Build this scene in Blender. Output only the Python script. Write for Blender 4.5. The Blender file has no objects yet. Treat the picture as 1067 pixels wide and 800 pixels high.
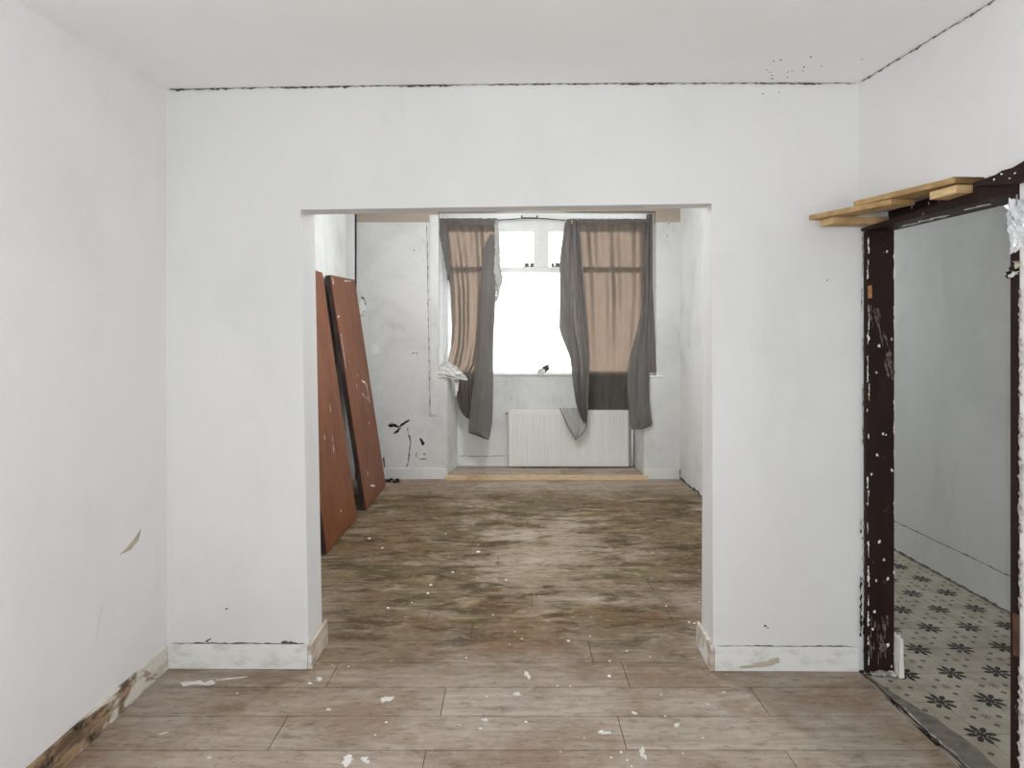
import bpy, bmesh, math, random
from mathutils import Vector, noise as mnoise

random.seed(7)
scn = bpy.context.scene
COL = scn.collection
F, CX, HY, HC = 640.0, 535.0, 354.0, 1.41      # focal length in px (1067 wide), vanishing point, camera height


def P(px, py, d):
    """the point seen at pixel (px, py) at distance d in front of the camera"""
    return Vector(((px - CX) * d / F, d, HC + (HY - py) * d / F))


def PX(px, py, x):
    """the point seen at (px, py) on the plane X = x"""
    return P(px, py, x * F / (px - CX))


def PF(px, py, z=0.0):
    """the point seen at (px, py) on the plane Z = z"""
    return P(px, py, (HC - z) * F / (py - HY))


# ----------------------------------------------------------------- objects
def link(name, me, mat=None, parent=None):
    o = bpy.data.objects.new(name, me)
    COL.objects.link(o)
    if mat:
        for m in (mat if isinstance(mat, (list, tuple)) else [mat]):
            me.materials.append(m)
    if parent:
        o.parent = parent
    return o


def obj(name, bm, mat, parent=None, smooth=False):
    me = bpy.data.meshes.new(name)
    bmesh.ops.recalc_face_normals(bm, faces=bm.faces)
    bm.to_mesh(me)
    bm.free()
    if smooth:
        for p in me.polygons:
            p.use_smooth = True
    return link(name, me, mat, parent)


def empty(name, loc=(0, 0, 0), parent=None):
    o = bpy.data.objects.new(name, None)
    o.empty_display_size = 0.1
    COL.objects.link(o)
    o.location = loc
    if parent:
        o.parent = parent
    return o


def tag(o, label, cat, group=None, kind=None):
    o["label"] = label
    o["category"] = cat
    if group:
        o["group"] = group
    if kind:
        o["kind"] = kind
    return o


def struct(o):
    o["kind"] = "structure"
    return o


# ----------------------------------------------------------------- mesh helpers
def hexa(bm, b, t):
    """solid between the four bottom points b and the four top points t (same order)"""
    v = [bm.verts.new(p) for p in b] + [bm.verts.new(p) for p in t]
    for f in ((0, 1, 2, 3), (7, 6, 5, 4), (0, 4, 5, 1), (1, 5, 6, 2), (2, 6, 7, 3), (3, 7, 4, 0)):
        bm.faces.new([v[i] for i in f])


def box(bm, x0, x1, y0, y1, z0, z1, bev=0.0):
    b2 = bmesh.new()
    hexa(b2, [(x0, y0, z0), (x1, y0, z0), (x1, y1, z0), (x0, y1, z0)],
         [(x0, y0, z1), (x1, y0, z1), (x1, y1, z1), (x0, y1, z1)])
    merge(bm, b2, bev)


def merge(bm, b2, bev=0.0, seg=2):
    if bev:
        bmesh.ops.recalc_face_normals(b2, faces=b2.faces)
        bmesh.ops.bevel(b2, geom=list(b2.edges), offset=bev, segments=seg, affect='EDGES', profile=0.5)
    me = bpy.data.meshes.new("tmp")
    b2.to_mesh(me)
    b2.free()
    bm.from_mesh(me)
    bpy.data.meshes.remove(me)


def slab(bm, pts, vec, bev=0.0):
    """polygon pts pushed along vec"""
    b2 = bmesh.new()
    vec = Vector(vec)
    a = [b2.verts.new(Vector(p)) for p in pts]
    c = [b2.verts.new(Vector(p) + vec) for p in pts]
    b2.faces.new(a)
    b2.faces.new(c[::-1])
    n = len(a)
    for i in range(n):
        b2.faces.new((a[i], a[(i + 1) % n], c[(i + 1) % n], c[i]))
    merge(bm, b2, bev)


def tube(bm, pts, r, n=10, cap=True):
    pts = [Vector(p) for p in pts]
    rings = []
    for i, p in enumerate(pts):
        t = (pts[min(i + 1, len(pts) - 1)] - pts[max(i - 1, 0)]).normalized()
        a = t.orthogonal().normalized() if abs(t.z) > 0.9 else t.cross(Vector((0, 0, 1))).normalized()
        b = t.cross(a)
        rr = r[i] if isinstance(r, (list, tuple)) else r
        rings.append([bm.verts.new(p + (a * math.cos(k * 2 * math.pi / n) + b * math.sin(k * 2 * math.pi / n)) * rr)
                      for k in range(n)])
    for i in range(len(rings) - 1):
        for k in range(n):
            bm.faces.new((rings[i][k], rings[i][(k + 1) % n], rings[i + 1][(k + 1) % n], rings[i + 1][k]))
    if cap:
        bm.faces.new(rings[0][::-1])
        bm.faces.new(rings[-1])


def interp(rows, t):
    for a, b in zip(rows, rows[1:]):
        if t <= b[0]:
            k = (t - a[0]) / (b[0] - a[0]) if b[0] > a[0] else 0
            return [p + (q - p) * k for p, q in zip(a, b)]
    return list(rows[-1])


def ragged(bm, pts, normal, width, jag=0.5, step=0.02, lift=0.0012, seed=1, thick=0.0012):
    """a thin irregular ribbon (crack, scrape, paint run) lying along pts on a surface"""
    rnd = random.Random(seed)
    pts = [Vector(p) for p in pts]
    n = Vector(normal).normalized()
    line = []
    for a, b in zip(pts, pts[1:]):
        k = max(1, int((b - a).length / step))
        for i in range(k):
            line.append(a.lerp(b, i / k))
    line.append(pts[-1])
    prev = None
    pts0 = n * (0.0002 + 0.00009 * (seed % 9))
    line = [p + pts0 for p in line]
    for i, p in enumerate(line):
        t = (line[min(i + 1, len(line) - 1)] - line[max(i - 1, 0)]).normalized()
        s = n.cross(t).normalized()
        w = width * (1 - jag + 2 * jag * rnd.random() ** 2) * 0.5
        if i in (0, len(line) - 1):
            w *= 0.3
        o = s * (rnd.random() - 0.5) * width * jag
        row = [bm.verts.new(p + o - s * w), bm.verts.new(p + o - s * w * .5 + n * lift),
               bm.verts.new(p + o + s * w * .5 + n * lift), bm.verts.new(p + o + s * w)]
        if prev:
            for q in range(3):
                bm.faces.new((prev[q], prev[q + 1], row[q + 1], row[q]))
        prev = row


def blob(bm, c, u, v, n, ru, rv, lift=0.0015, k=9, jag=0.35, seed=1):
    """a thin irregular patch with centre c on the plane (u, v), raised by lift"""
    rnd = random.Random(seed)
    c, u, v, n = Vector(c), Vector(u).normalized(), Vector(v).normalized(), Vector(n).normalized()
    out, ins = [], []
    lift += 0.0002 + 0.00013 * (seed % 11)
    c = c + n * 0.00011 * (seed % 11)
    for i in range(k):
        a = 2 * math.pi * i / k
        f = 1 - jag + 2 * jag * rnd.random()
        d = u * math.cos(a) * ru * f + v * math.sin(a) * rv * f
        out.append(bm.verts.new(c + d))
        ins.append(bm.verts.new(c + d * 0.8 + n * lift))
    bm.faces.new(ins)
    for i in range(k):
        bm.faces.new((out[i], out[(i + 1) % k], ins[(i + 1) % k], ins[i]))


# ----------------------------------------------------------------- materials
class G:
    """small helper around a node tree"""

    def __init__(self, name):
        self.m = bpy.data.materials.new(name)
        self.m.use_nodes = True
        self.t = self.m.node_tree
        self.t.nodes.clear()
        self.out = self.t.nodes.new("ShaderNodeOutputMaterial")
        self.co = self.t.nodes.new("ShaderNodeTexCoord").outputs["Object"]

    def n(self, kind, **kw):
        nd = self.t.nodes.new(kind)
        for k, v in kw.items():
            setattr(nd, k, v)
        return nd

    def set(self, sock, v):
        if isinstance(v, bpy.types.NodeSocket):
            self.t.links.new(v, sock)
        else:
            sock.default_value = v

    def math(self, op, a, b=0.0, c=0.0, clamp=False):
        nd = self.n("ShaderNodeMath", operation=op, use_clamp=clamp)
        self.set(nd.inputs[0], a)
        self.set(nd.inputs[1], b)
        self.set(nd.inputs[2], c)
        return nd.outputs[0]

    def scale(self, v):
        nd = self.n("ShaderNodeMapping")
        self.set(nd.inputs["Vector"], self.co)
        nd.inputs["Scale"].default_value = v
        return nd.outputs[0]

    def move(self, loc, sc=(1, 1, 1)):
        nd = self.n("ShaderNodeMapping")
        self.set(nd.inputs["Vector"], self.co)
        nd.inputs["Location"].default_value = loc
        nd.inputs["Scale"].default_value = sc
        return nd.outputs[0]

    def noise(self, sc=5.0, det=4.0, rough=0.55, vec=None, dist=0.0):
        nd = self.n("ShaderNodeTexNoise")
        self.set(nd.inputs["Vector"], vec if vec is not None else self.co)
        nd.inputs["Scale"].default_value = sc
        nd.inputs["Detail"].default_value = det
        nd.inputs["Roughness"].default_value = rough
        nd.inputs["Distortion"].default_value = dist
        return nd.outputs[0]

    def voro(self, sc, vec=None, rand=1.0):
        nd = self.n("ShaderNodeTexVoronoi")
        self.set(nd.inputs["Vector"], vec if vec is not None else self.co)
        nd.inputs["Scale"].default_value = sc
        nd.inputs["Randomness"].default_value = rand
        return nd

    def step(self, v, lo, hi, a=0.0, b=1.0):
        nd = self.n("ShaderNodeMapRange", interpolation_type='SMOOTHSTEP')
        self.set(nd.inputs[0], v)
        self.set(nd.inputs[1], lo)
        self.set(nd.inputs[2], hi)
        self.set(nd.inputs[3], a)
        self.set(nd.inputs[4], b)
        return nd.outputs[0]

    def mix(self, f, a, b, mode='MIX'):
        nd = self.n("ShaderNodeMix", data_type='RGBA', blend_type=mode)
        self.set(nd.inputs[0], f)
        self.set(nd.inputs[6], a if isinstance(a, bpy.types.NodeSocket) else (*a, 1))
        self.set(nd.inputs[7], b if isinstance(b, bpy.types.NodeSocket) else (*b, 1))
        return nd.outputs[2]

    def xyz(self, vec=None):
        nd = self.n("ShaderNodeSeparateXYZ")
        self.set(nd.inputs[0], vec if vec is not None else self.co)
        return nd.outputs

    def bump(self, h, strength=0.3, dist=0.005):
        nd = self.n("ShaderNodeBump")
        nd.inputs["Strength"].default_value = strength
        nd.inputs["Distance"].default_value = dist
        self.set(nd.inputs["Height"], h)
        return nd.outputs[0]

    def bsdf(self, color, rough=0.6, metal=0.0, bump=None, spec=0.5):
        nd = self.n("ShaderNodeBsdfPrincipled")
        self.set(nd.inputs["Base Color"], color if isinstance(color, bpy.types.NodeSocket) else (*color, 1))
        self.set(nd.inputs["Roughness"], rough)
        self.set(nd.inputs["Metallic"], metal)
        nd.inputs["Specular IOR Level"].default_value = spec
        if bump is not None:
            self.set(nd.inputs["Normal"], bump)
        self.t.links.new(nd.outputs[0], self.out.inputs[0])
        return self.m


def s(r, g, b):
    f = lambda c: ((c / 255 + 0.055) / 1.055) ** 2.4 if c > 10 else c / 255 / 12.92
    return (f(r), f(g), f(b))


def paint(name, base, dirt, amount=0.5, speck=0.0, rough=0.7):
    g = G(name)
    big = g.noise(1.3, 5, 0.6, dist=0.4)
    mid = g.noise(6.0, 6, 0.65)
    streak = g.noise(2.2, 5, 0.6, vec=g.scale((1.6, 1.6, 0.45)))
    f = g.math('MULTIPLY', g.step(big, 0.42, 0.72), amount)
    f = g.math('ADD', f, g.math('MULTIPLY', g.step(streak, 0.5, 0.75), amount * 0.6))
    f = g.math('ADD', f, g.math('MULTIPLY', g.step(mid, 0.55, 0.75), amount * 0.35), clamp=True)
    c = g.mix(f, base, dirt)
    if speck:
        v = g.voro(9.0)
        hole = g.math('LESS_THAN', v.outputs["Distance"], 0.045)
        pick = g.math('GREATER_THAN', g.xyz(v.outputs["Color"])[0], 1 - speck)
        c = g.mix(g.math('MULTIPLY', hole, pick), c, s(70, 64, 58))
    fine = g.noise(60, 3, 0.6)
    b = g.bump(g.math('ADD', g.math('MULTIPLY', mid, 0.6), g.math('MULTIPLY', fine, 0.25)), 0.25, 0.006)
    return g.bsdf(c, rough, 0, b, 0.25)


M = {}
M['wall'] = paint('white_wall_paint', s(238, 238, 238), s(226, 226, 226), 0.5)
M['wall_clean'] = paint('bright_wall_paint', s(230, 230, 230), s(218, 218, 218), 0.5)
M['ceil'] = paint('ceiling_paint', s(246, 246, 246), s(240, 240, 240), 0.5)
M['old'] = paint('old_grey_white_paint', s(226, 227, 225), s(194, 196, 194), 0.75, 0.12)
M['hall'] = paint('hall_grey_paint', s(228, 228, 227), s(208, 208, 206), 0.6)
M['radiator'] = paint('radiator_enamel', s(232, 232, 228), s(222, 222, 216), 0.3, 0, 0.45)


def m_backwall():
    """old paint with an unpainted papered band along the top"""
    g = G('back_wall_paint')
    big = g.noise(1.8, 6, 0.65, dist=0.5)
    mid = g.noise(7.0, 6, 0.65)
    f = g.math('ADD', g.math('MULTIPLY', g.step(big, 0.4, 0.7), 0.55), g.math('MULTIPLY', g.step(mid, 0.52, 0.75), 0.35), clamp=True)
    c = g.mix(f, s(218, 219, 217), s(188, 190, 188))
    z = g.xyz()[2]
    edge = g.math('GREATER_THAN', z, 2.60)
    c = g.mix(edge, c, s(172, 160, 148))
    v = g.voro(7.0)
    hole = g.math('MULTIPLY', g.math('LESS_THAN', v.outputs["Distance"], 0.05),
                  g.math('GREATER_THAN', g.xyz(v.outputs["Color"])[0], 0.8))
    c = g.mix(hole, c, s(80, 75, 70))
    return g.bsdf(c, 0.7, 0, g.bump(mid, 0.3, 0.006), 0.25)


M['back'] = m_backwall()


def m_floor():
    g = G('worn_plank_floor')
    x, y, z = g.xyz()
    at = g.n("ShaderNodeAttribute", attribute_name="plank").outputs["Fac"]
    grain = g.noise(3.0, 6, 0.6, vec=g.scale((1.0, 9, 1)), dist=0.3)
    fine = g.noise(9.0, 5, 0.65, vec=g.scale((1.3, 12, 1)))
    base = g.mix(g.step(grain, 0.3, 0.72), s(180, 168, 156), s(154, 140, 126))
    base = g.mix(g.math('MULTIPLY', at, 0.35), base, s(146, 129, 114))
    base = g.mix(g.math('MULTIPLY', g.step(fine, 0.5, 0.75), 0.35), base, s(136, 118, 103))
    # brown soiling in uneven patches over the whole floor
    n1 = g.noise(1.6, 8, 0.68, vec=g.scale((0.8, 1.4, 1)), dist=0.5)
    base = g.mix(g.math('MULTIPLY', g.step(n1, 0.46, 0.6), 0.62), base, s(130, 107, 84))
    n4 = g.noise(6.0, 8, 0.75, vec=g.scale((0.8, 1.5, 1)), dist=0.4)
    base = g.mix(g.math('MULTIPLY', g.step(n4, 0.53, 0.66), 0.42), base, s(106, 88, 70))
    n6 = g.noise(26, 6, 0.75, vec=g.scale((0.55, 1.7, 1)))
    # the dirty zone of the back room
    zone = g.math('MULTIPLY', g.step(y, 2.35, 3.15), g.step(y, 5.3, 6.1, 1, 0))
    zx = g.step(g.math('ABSOLUTE', g.math('SUBTRACT', x, -0.05)), 1.2, 0.7)
    zone = g.math('MULTIPLY', zone, g.math('MAXIMUM', zx, g.step(y, 3.0, 3.8)))
    n2 = g.noise(2.3, 9, 0.74, vec=g.scale((0.8, 1.6, 1)), dist=0.4)
    n3 = g.noise(4.5, 8, 0.75, vec=g.scale((0.7, 2.2, 1)), dist=0.3)
    # window sheen up the middle, painted as a pale patch with thinner dirt
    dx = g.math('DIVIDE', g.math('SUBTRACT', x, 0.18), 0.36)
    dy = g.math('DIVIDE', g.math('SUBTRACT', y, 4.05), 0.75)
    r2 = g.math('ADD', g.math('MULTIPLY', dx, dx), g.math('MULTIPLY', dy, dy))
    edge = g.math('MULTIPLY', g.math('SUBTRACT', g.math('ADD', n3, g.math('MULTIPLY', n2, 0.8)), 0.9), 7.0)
    window_sheen = g.step(g.math('ADD', r2, edge), -0.2, 1.9, 1, 0)  # mask of the painted window sheen
    keep = g.math('SUBTRACT', 1.0, g.math('MULTIPLY', window_sheen, 0.7))
    d1 = g.math('MULTIPLY', g.math('MULTIPLY', g.step(n2, 0.30, 0.5), zone), keep)
    c = g.mix(g.math('MULTIPLY', d1, 0.85), base, s(102, 83, 52))
    d2 = g.math('MULTIPLY', g.step(n3, 0.47, 0.6), d1)
    c = g.mix(g.math('MULTIPLY', d2, 0.85), c, s(62, 49, 28))
    n5 = g.noise(3.1, 9, 0.75, vec=g.move((3, 7, 0), (0.8, 2.0, 1)), dist=0.5)
    d3 = g.math('MULTIPLY', g.math('MULTIPLY', g.step(n5, 0.54, 0.64), zone), keep)
    c = g.mix(g.math('MULTIPLY', d3, 0.85), c, s(50, 40, 24))
    moss = g.math('MULTIPLY', g.step(g.noise(1.5, 6, 0.65), 0.5, 0.62), d1)
    c = g.mix(g.math('MULTIPLY', moss, 0.55), c, s(84, 80, 46))
    rust = g.math('MULTIPLY', g.step(g.noise(1.3, 7, 0.7, vec=g.move((9, 2, 0))), 0.53, 0.64), g.step(y, 4.2, 3.0))
    c = g.mix(g.math('MULTIPLY', rust, 0.35), c, s(132, 96, 66))
    pale = g.math('MULTIPLY', g.step(g.noise(3.0, 8, 0.74, vec=g.move((1, 4, 0), (0.7, 2.0, 1.3)), dist=0.5), 0.53, 0.66), zone)
    c = g.mix(g.math('MULTIPLY', pale, 0.5), c, s(178, 162, 134))
    c = g.mix(g.math('MULTIPLY', g.math('MULTIPLY', g.math('MULTIPLY', window_sheen, zone), g.step(n3, 0.36, 0.6)), 0.42), c, s(194, 182, 160))  # pale window sheen mixed into the plank colour
    c = g.mix(g.math('MULTIPLY', g.step(n6, 0.52, 0.66), 0.42), c, s(66, 52, 36))
    c = g.mix(g.math('MULTIPLY', g.step(n6, 0.46, 0.34), 0.28), c, s(200, 188, 172))
    # grimy edges of the boards
    fy = g.math('FRACT', g.math('DIVIDE', g.math('SUBTRACT', y, ROW0), PW))
    ed = g.math('MULTIPLY', g.step(g.math('ABSOLUTE', g.math('SUBTRACT', fy, 0.5)), 0.455, 0.5), g.step(n4, 0.4, 0.6))
    c = g.mix(g.math('MULTIPLY', ed, 0.4), c, s(96, 80, 66))
    # fine paint specks
    v = g.voro(13.0, rand=1.0)
    r = g.math('MULTIPLY', g.xyz(v.outputs["Color"])[1], 0.09)
    sp = g.math('MULTIPLY', g.math('LESS_THAN', v.outputs["Distance"], r), g.math('GREATER_THAN', g.xyz(v.outputs["Color"])[0], 0.62))
    c = g.mix(g.math('MULTIPLY', sp, 0.75), c, s(220, 216, 208))
    sm = g.step(g.noise(4.2, 7, 0.72, vec=g.scale((1, 1.5, 1)), dist=1.0), 0.62, 0.72)
    c = g.mix(g.math('MULTIPLY', sm, 0.4), c, s(208, 202, 194))
    rough = g.step(n2, 0.3, 0.7, 0.55, 0.85)
    return g.bsdf(c, rough, 0, g.bump(g.math('ADD', grain, n3), 0.15, 0.004), 0.2)


ROW0, PW = 2.493, 0.1915          # plank rows
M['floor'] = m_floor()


def m_tiles():
    """encaustic hall tiles: dark eight-petalled flowers at the corners, little stars and lozenges between"""
    g = G('patterned_hall_tiles')
    nd = g.n("ShaderNodeMapping")
    g.set(nd.inputs["Vector"], g.co)
    nd.inputs["Rotation"].default_value = (0, 0, math.radians(-2.5))
    nd.inputs["Location"].default_value = (0.028, 0.075, 0)
    nd2 = g.n("ShaderNodeMapping")
    g.set(nd2.inputs["Vector"], nd.outputs[0])
    nd2.inputs["Scale"].default_value = (5, 5, 5)
    x, y, z = g.xyz(nd2.outputs[0])

    def cell(v, off):
        return g.math('SUBTRACT', g.math('FRACT', g.math('ADD', v, off)), 0.5)

    def polar(ox, oy):
        a, b = cell(x, ox), cell(y, oy)
        r = g.math('SQRT', g.math('ADD', g.math('MULTIPLY', a, a), g.math('MULTIPLY', b, b)))
        return a, b, r, g.math('ARCTAN2', b, a)

    a, b, r, th = polar(0.5, 0.5)                     # flower centred on the tile corners
    pet = g.math('ABSOLUTE', g.math('COSINE', g.math('MULTIPLY', th, 4)))
    f1 = g.math('LESS_THAN', r, g.math('MULTIPLY_ADD', g.math('POWER', pet, 0.6), 0.225, 0.04))
    hollow = g.math('MULTIPLY', g.math('LESS_THAN', g.math('ABSOLUTE', g.math('SUBTRACT', r, 0.085)), 0.016),
                    g.math('LESS_THAN', pet, 0.75))
    f1 = g.math('SUBTRACT', f1, hollow, clamp=True)
    def spike(p, q):                                  # thin dart along the tile edges
        w = g.math('MULTIPLY', g.math('SUBTRACT', 0.4, g.math('ABSOLUTE', p)), 0.075)
        return g.math('LESS_THAN', g.math('ABSOLUTE', q), w)
    f2 = g.math('MAXIMUM', spike(a, b), spike(b, a))
    a2, b2, r2, th2 = polar(0.0, 0.0)                 # star in the tile's middle
    st = g.math('LESS_THAN', r2, g.math('MULTIPLY_ADD', g.math('POWER', g.math('ABSOLUTE', g.math('COSINE', g.math('MULTIPLY', th2, 4))), 2.0), 0.085, 0.02))
    loz = None
    for ox, oy in ((0.25, 0.0), (-0.25, 0.0), (0.0, 0.25), (0.0, -0.25)):
        p, q = cell(x, ox), cell(y, oy)
        m = g.math('LESS_THAN', g.math('ADD', g.math('ABSOLUTE', p), g.math('ABSOLUTE', q)), 0.06)
        loz = m if loz is None else g.math('MAXIMUM', loz, m)
    n = g.noise(9, 5, 0.65)
    n2 = g.noise(2.0, 5, 0.6)
    base = g.mix(g.step(n, 0.35, 0.7), s(186, 179, 164), s(158, 151, 136))
    base = g.mix(g.math('MULTIPLY', g.step(n2, 0.45, 0.7), 0.5), base, s(146, 136, 120))
    wear = g.step(g.noise(16, 4, 0.7), 0.34, 0.46)
    c = g.mix(g.math('MULTIPLY', st, 0.65), base, s(72, 58, 44))
    c = g.mix(g.math('MULTIPLY', loz, 0.8), c, s(50, 44, 40))
    dark = g.math('MAXIMUM', f1, f2)
    c = g.mix(g.math('MULTIPLY', dark, g.math('MULTIPLY_ADD', wear, 0.3, 0.68)), c, s(28, 27, 28))
    seam = g.math('MAXIMUM', g.math('GREATER_THAN', g.math('ABSOLUTE', a2), 0.494), g.math('GREATER_THAN', g.math('ABSOLUTE', b2), 0.494))
    c = g.mix(g.math('MULTIPLY', seam, 0.6), c, s(70, 64, 56))
    return g.bsdf(c, 0.6, 0, g.bump(n, 0.12, 0.003), 0.3)


M['tiles'] = m_tiles()


def wood(name, c1, c2, c3, grain=(1, 1, 1), rough=0.65):
    g = G(name)
    n = g.noise(7, 6, 0.6, vec=g.scale(grain), dist=0.5)
    n2 = g.noise(3, 5, 0.6)
    c = g.mix(g.step(n, 0.35, 0.68), c1, c2)
    c = g.mix(g.math('MULTIPLY', g.step(n2, 0.5, 0.72), 0.6), c, c3)
    return g.bsdf(c, rough, 0, g.bump(n, 0.2, 0.003), 0.3)


M['pine'] = wood('raw_pine', s(206, 176, 132), s(180, 148, 104), s(144, 114, 78), (1, 9, 9))
M['pine_step'] = wood('pale_pine_strip', s(224, 202, 166), s(204, 176, 136), s(166, 132, 94), (1.2, 9, 9))
M['pine_y'] = wood('raw_pine_long', s(196, 164, 116), s(168, 136, 92), s(134, 104, 68), (9, 1.2, 9))
M['pine_end'] = wood('raw_pine_end_grain', s(226, 198, 150), s(206, 174, 124), s(186, 150, 102), (3, 3, 14))
M['panel'] = wood('red_brown_panel', s(122, 73, 45), s(104, 59, 34), s(84, 45, 26), (2, 2, 0.35), 0.5)
M['paneledge'] = wood('dark_panel_edge', s(62, 46, 44), s(44, 33, 33), s(86, 74, 70), (6, 6, 1.5), 0.7)


def m_darkframe():
    g = G('dark_brown_frame_paint')
    n = g.noise(8, 6, 0.6, vec=g.scale((1, 1, 0.2)))
    c = g.mix(g.step(n, 0.35, 0.7), s(46, 31, 28), s(34, 23, 22))
    chip = g.step(g.noise(22, 5, 0.7, vec=g.scale((1, 1, 0.55))), 0.66, 0.70)
    c = g.mix(g.math('MULTIPLY', chip, 0.55), c, s(148, 134, 124))
    v = g.voro(30, vec=g.scale((1, 1, 0.6)))
    ch = g.math('MULTIPLY', g.math('LESS_THAN', v.outputs["Distance"], 0.13), g.math('GREATER_THAN', g.xyz(v.outputs["Color"])[0], 0.9))
    c = g.mix(ch, c, s(196, 190, 184))
    return g.bsdf(c, 0.5, 0, g.bump(n, 0.2, 0.003), 0.15)


M['frame'] = m_darkframe()


def m_base(name, expose, bare1, bare2):
    g = G(name)
    n = g.noise(3.5, 7, 0.65, dist=0.8)
    n2 = g.noise(10, 5, 0.65, vec=g.scale((1, 0.5, 2)))
    white = g.mix(g.step(n2, 0.45, 0.75), s(232, 232, 229), s(206, 204, 198))
    bare = g.mix(g.step(n2, 0.38, 0.62), bare1, bare2)
    f = g.step(n, expose, expose + 0.07)
    c = g.mix(f, white, bare)
    return g.bsdf(c, 0.6, 0, g.bump(n, 0.25, 0.004), 0.3)


M['base'] = m_base('white_baseboard', 0.72, s(176, 150, 122), s(120, 96, 74))
M['base_jamb'] = m_base('stained_white_baseboard', 0.42, s(205, 194, 180), s(176, 160, 142))


def m_base_left():
    """stripped baseboard: white at the far end, bare brown wood towards the camera"""
    g = G('stripped_baseboard')
    y = g.xyz()[1]
    n = g.noise(4.5, 7, 0.68, vec=g.scale((1, 1, 2.2)), dist=0.9)
    n2 = g.noise(9, 6, 0.65, vec=g.scale((1, 1, 4)))
    white = g.mix(g.step(n2, 0.45, 0.7), s(222, 218, 208), s(188, 178, 162))
    bare = g.mix(g.step(n2, 0.38, 0.6), s(168, 142, 112), s(104, 88, 72))
    bare = g.mix(g.step(g.noise(7, 6, 0.7), 0.55, 0.66), bare, s(40, 34, 28))
    f = g.step(g.math('SUBTRACT', n, g.math('MULTIPLY', g.math('SUBTRACT', y, 2.3), 0.5)), 0.44, 0.54)
    c = g.mix(f, white, bare)
    return g.bsdf(c, 0.65, 0, g.bump(n, 0.4, 0.006), 0.25)


M['base_left'] = m_base_left()


def flat(name, c, rough=0.7, metal=0.0, nz=0.15, sc=14):
    g = G(name)
    n = g.noise(sc, 5, 0.6)
    d = tuple(v * (1 - nz * 1.6) for v in c)
    return g.bsdf(g.mix(g.step(n, 0.35, 0.7), c, d), rough, metal, g.bump(n, 0.2, 0.003), 0.4)


M['white'] = flat('white_gloss_paint', s(236, 236, 234), 0.45, nz=0.05)
M['crack'] = flat('dark_crack', s(92, 87, 83), 0.95)
M['hole'] = flat('dark_hole', s(34, 27, 24), 0.95)
M['crack_grey'] = flat('grey_crack_line', s(122, 116, 110), 0.95)  # lighter grey for the long cracks
M['seamline'] = flat('soft_seam_line', s(128, 124, 120), 0.95)  # grey line along the top and foot of the hall baseboard
M['plaster'] = flat('crumbled_plaster', s(196, 190, 182), 0.9, nz=0.4, sc=40)
M['flake'] = flat('white_flake', s(238, 236, 228), 0.8, nz=0.06)
M['splash'] = flat('paint_splash', s(226, 223, 216), 0.7, nz=0.1)
M['cement'] = flat('cement_strip', s(128, 122, 112), 0.9, nz=0.25, sc=20)
M['subfloor'] = flat('plank_gap', s(58, 48, 40), 0.9)
M['bare'] = flat('bare_orange_wood', s(190, 138, 92), 0.7, nz=0.3, sc=30)
M['scrape'] = flat('grey_scrape', s(118, 104, 96), 0.8, nz=0.5, sc=45)
M['beige'] = flat('beige_tear', s(196, 186, 166), 0.85, nz=0.1)
M['brass'] = flat('worn_metal_plate', s(118, 84, 70), 0.45, 0.6, nz=0.3)
M['dark'] = flat('black_wire', s(40, 38, 38), 0.6)
M['steel'] = flat('grey_metal', s(150, 150, 148), 0.4, 0.7)
M['whitecloth'] = flat('white_cloth', s(226, 226, 223), 0.9, nz=0.12, sc=30)
M['greycloth'] = flat('light_grey_lining', s(178, 177, 174), 0.95, nz=0.1, sc=60)


def m_foil():
    g = G('crumpled_foil')
    n = g.noise(30, 5, 0.7)
    return g.bsdf(g.mix(g.step(n, 0.3, 0.7), s(240, 241, 242), s(205, 206, 209)), 0.38, 0.5, g.bump(n, 0.3, 0.006), 0.5)


M['foil'] = m_foil()


def m_curtain(name, dif, tint, tr=0.36, spots=True):
    g = G(name)
    weave = g.noise(18, 5, 0.6, vec=g.scale((3.0, 1, 0.35)))
    n = g.noise(5, 5, 0.6)
    d = g.n("ShaderNodeBsdfDiffuse")
    g.set(d.inputs[0], g.mix(g.step(weave, 0.35, 0.7), dif, tuple(v * 0.82 for v in dif)))
    t = g.n("ShaderNodeBsdfTransparent")
    g.set(t.inputs[0], g.mix(g.step(weave, 0.3, 0.7), tint, tuple(v * 0.86 for v in tint)))
    l = g.n("ShaderNodeBsdfTranslucent")
    g.set(l.inputs[0], (*[v * 0.9 for v in tint], 1))
    m1 = g.n("ShaderNodeMixShader")
    m1.inputs[0].default_value = 0.13
    g.t.links.new(d.outputs[0], m1.inputs[1])
    g.t.links.new(l.outputs[0], m1.inputs[2])
    m2 = g.n("ShaderNodeMixShader")
    lw = g.n("ShaderNodeLayerWeight")
    lw.inputs[0].default_value = 0.5
    open_ = g.step(lw.outputs["Facing"], 0.0, 0.55, 1.0, 0.1)      # a weave lets less through when seen aslant
    g.set(m2.inputs[0], g.math('MULTIPLY', open_, g.math('MULTIPLY_ADD', g.step(n, 0.3, 0.7), -0.05, tr)))
    g.t.links.new(m1.outputs[0], m2.inputs[1])
    g.t.links.new(t.outputs[0], m2.inputs[2])
    g.t.links.new(m2.outputs[0], g.out.inputs[0])
    return g.m


M['curtain'] = m_curtain('thin_grey_curtain', s(116, 112, 108), (0.31, 0.215, 0.155), 0.36)
M['curtain_thick'] = m_curtain('folded_grey_curtain', s(120, 117, 114), (0.30, 0.25, 0.22), 0.07)
M['net'] = m_curtain('white_net', s(232, 232, 230), (0.8, 0.8, 0.8), 0.35)


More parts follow.
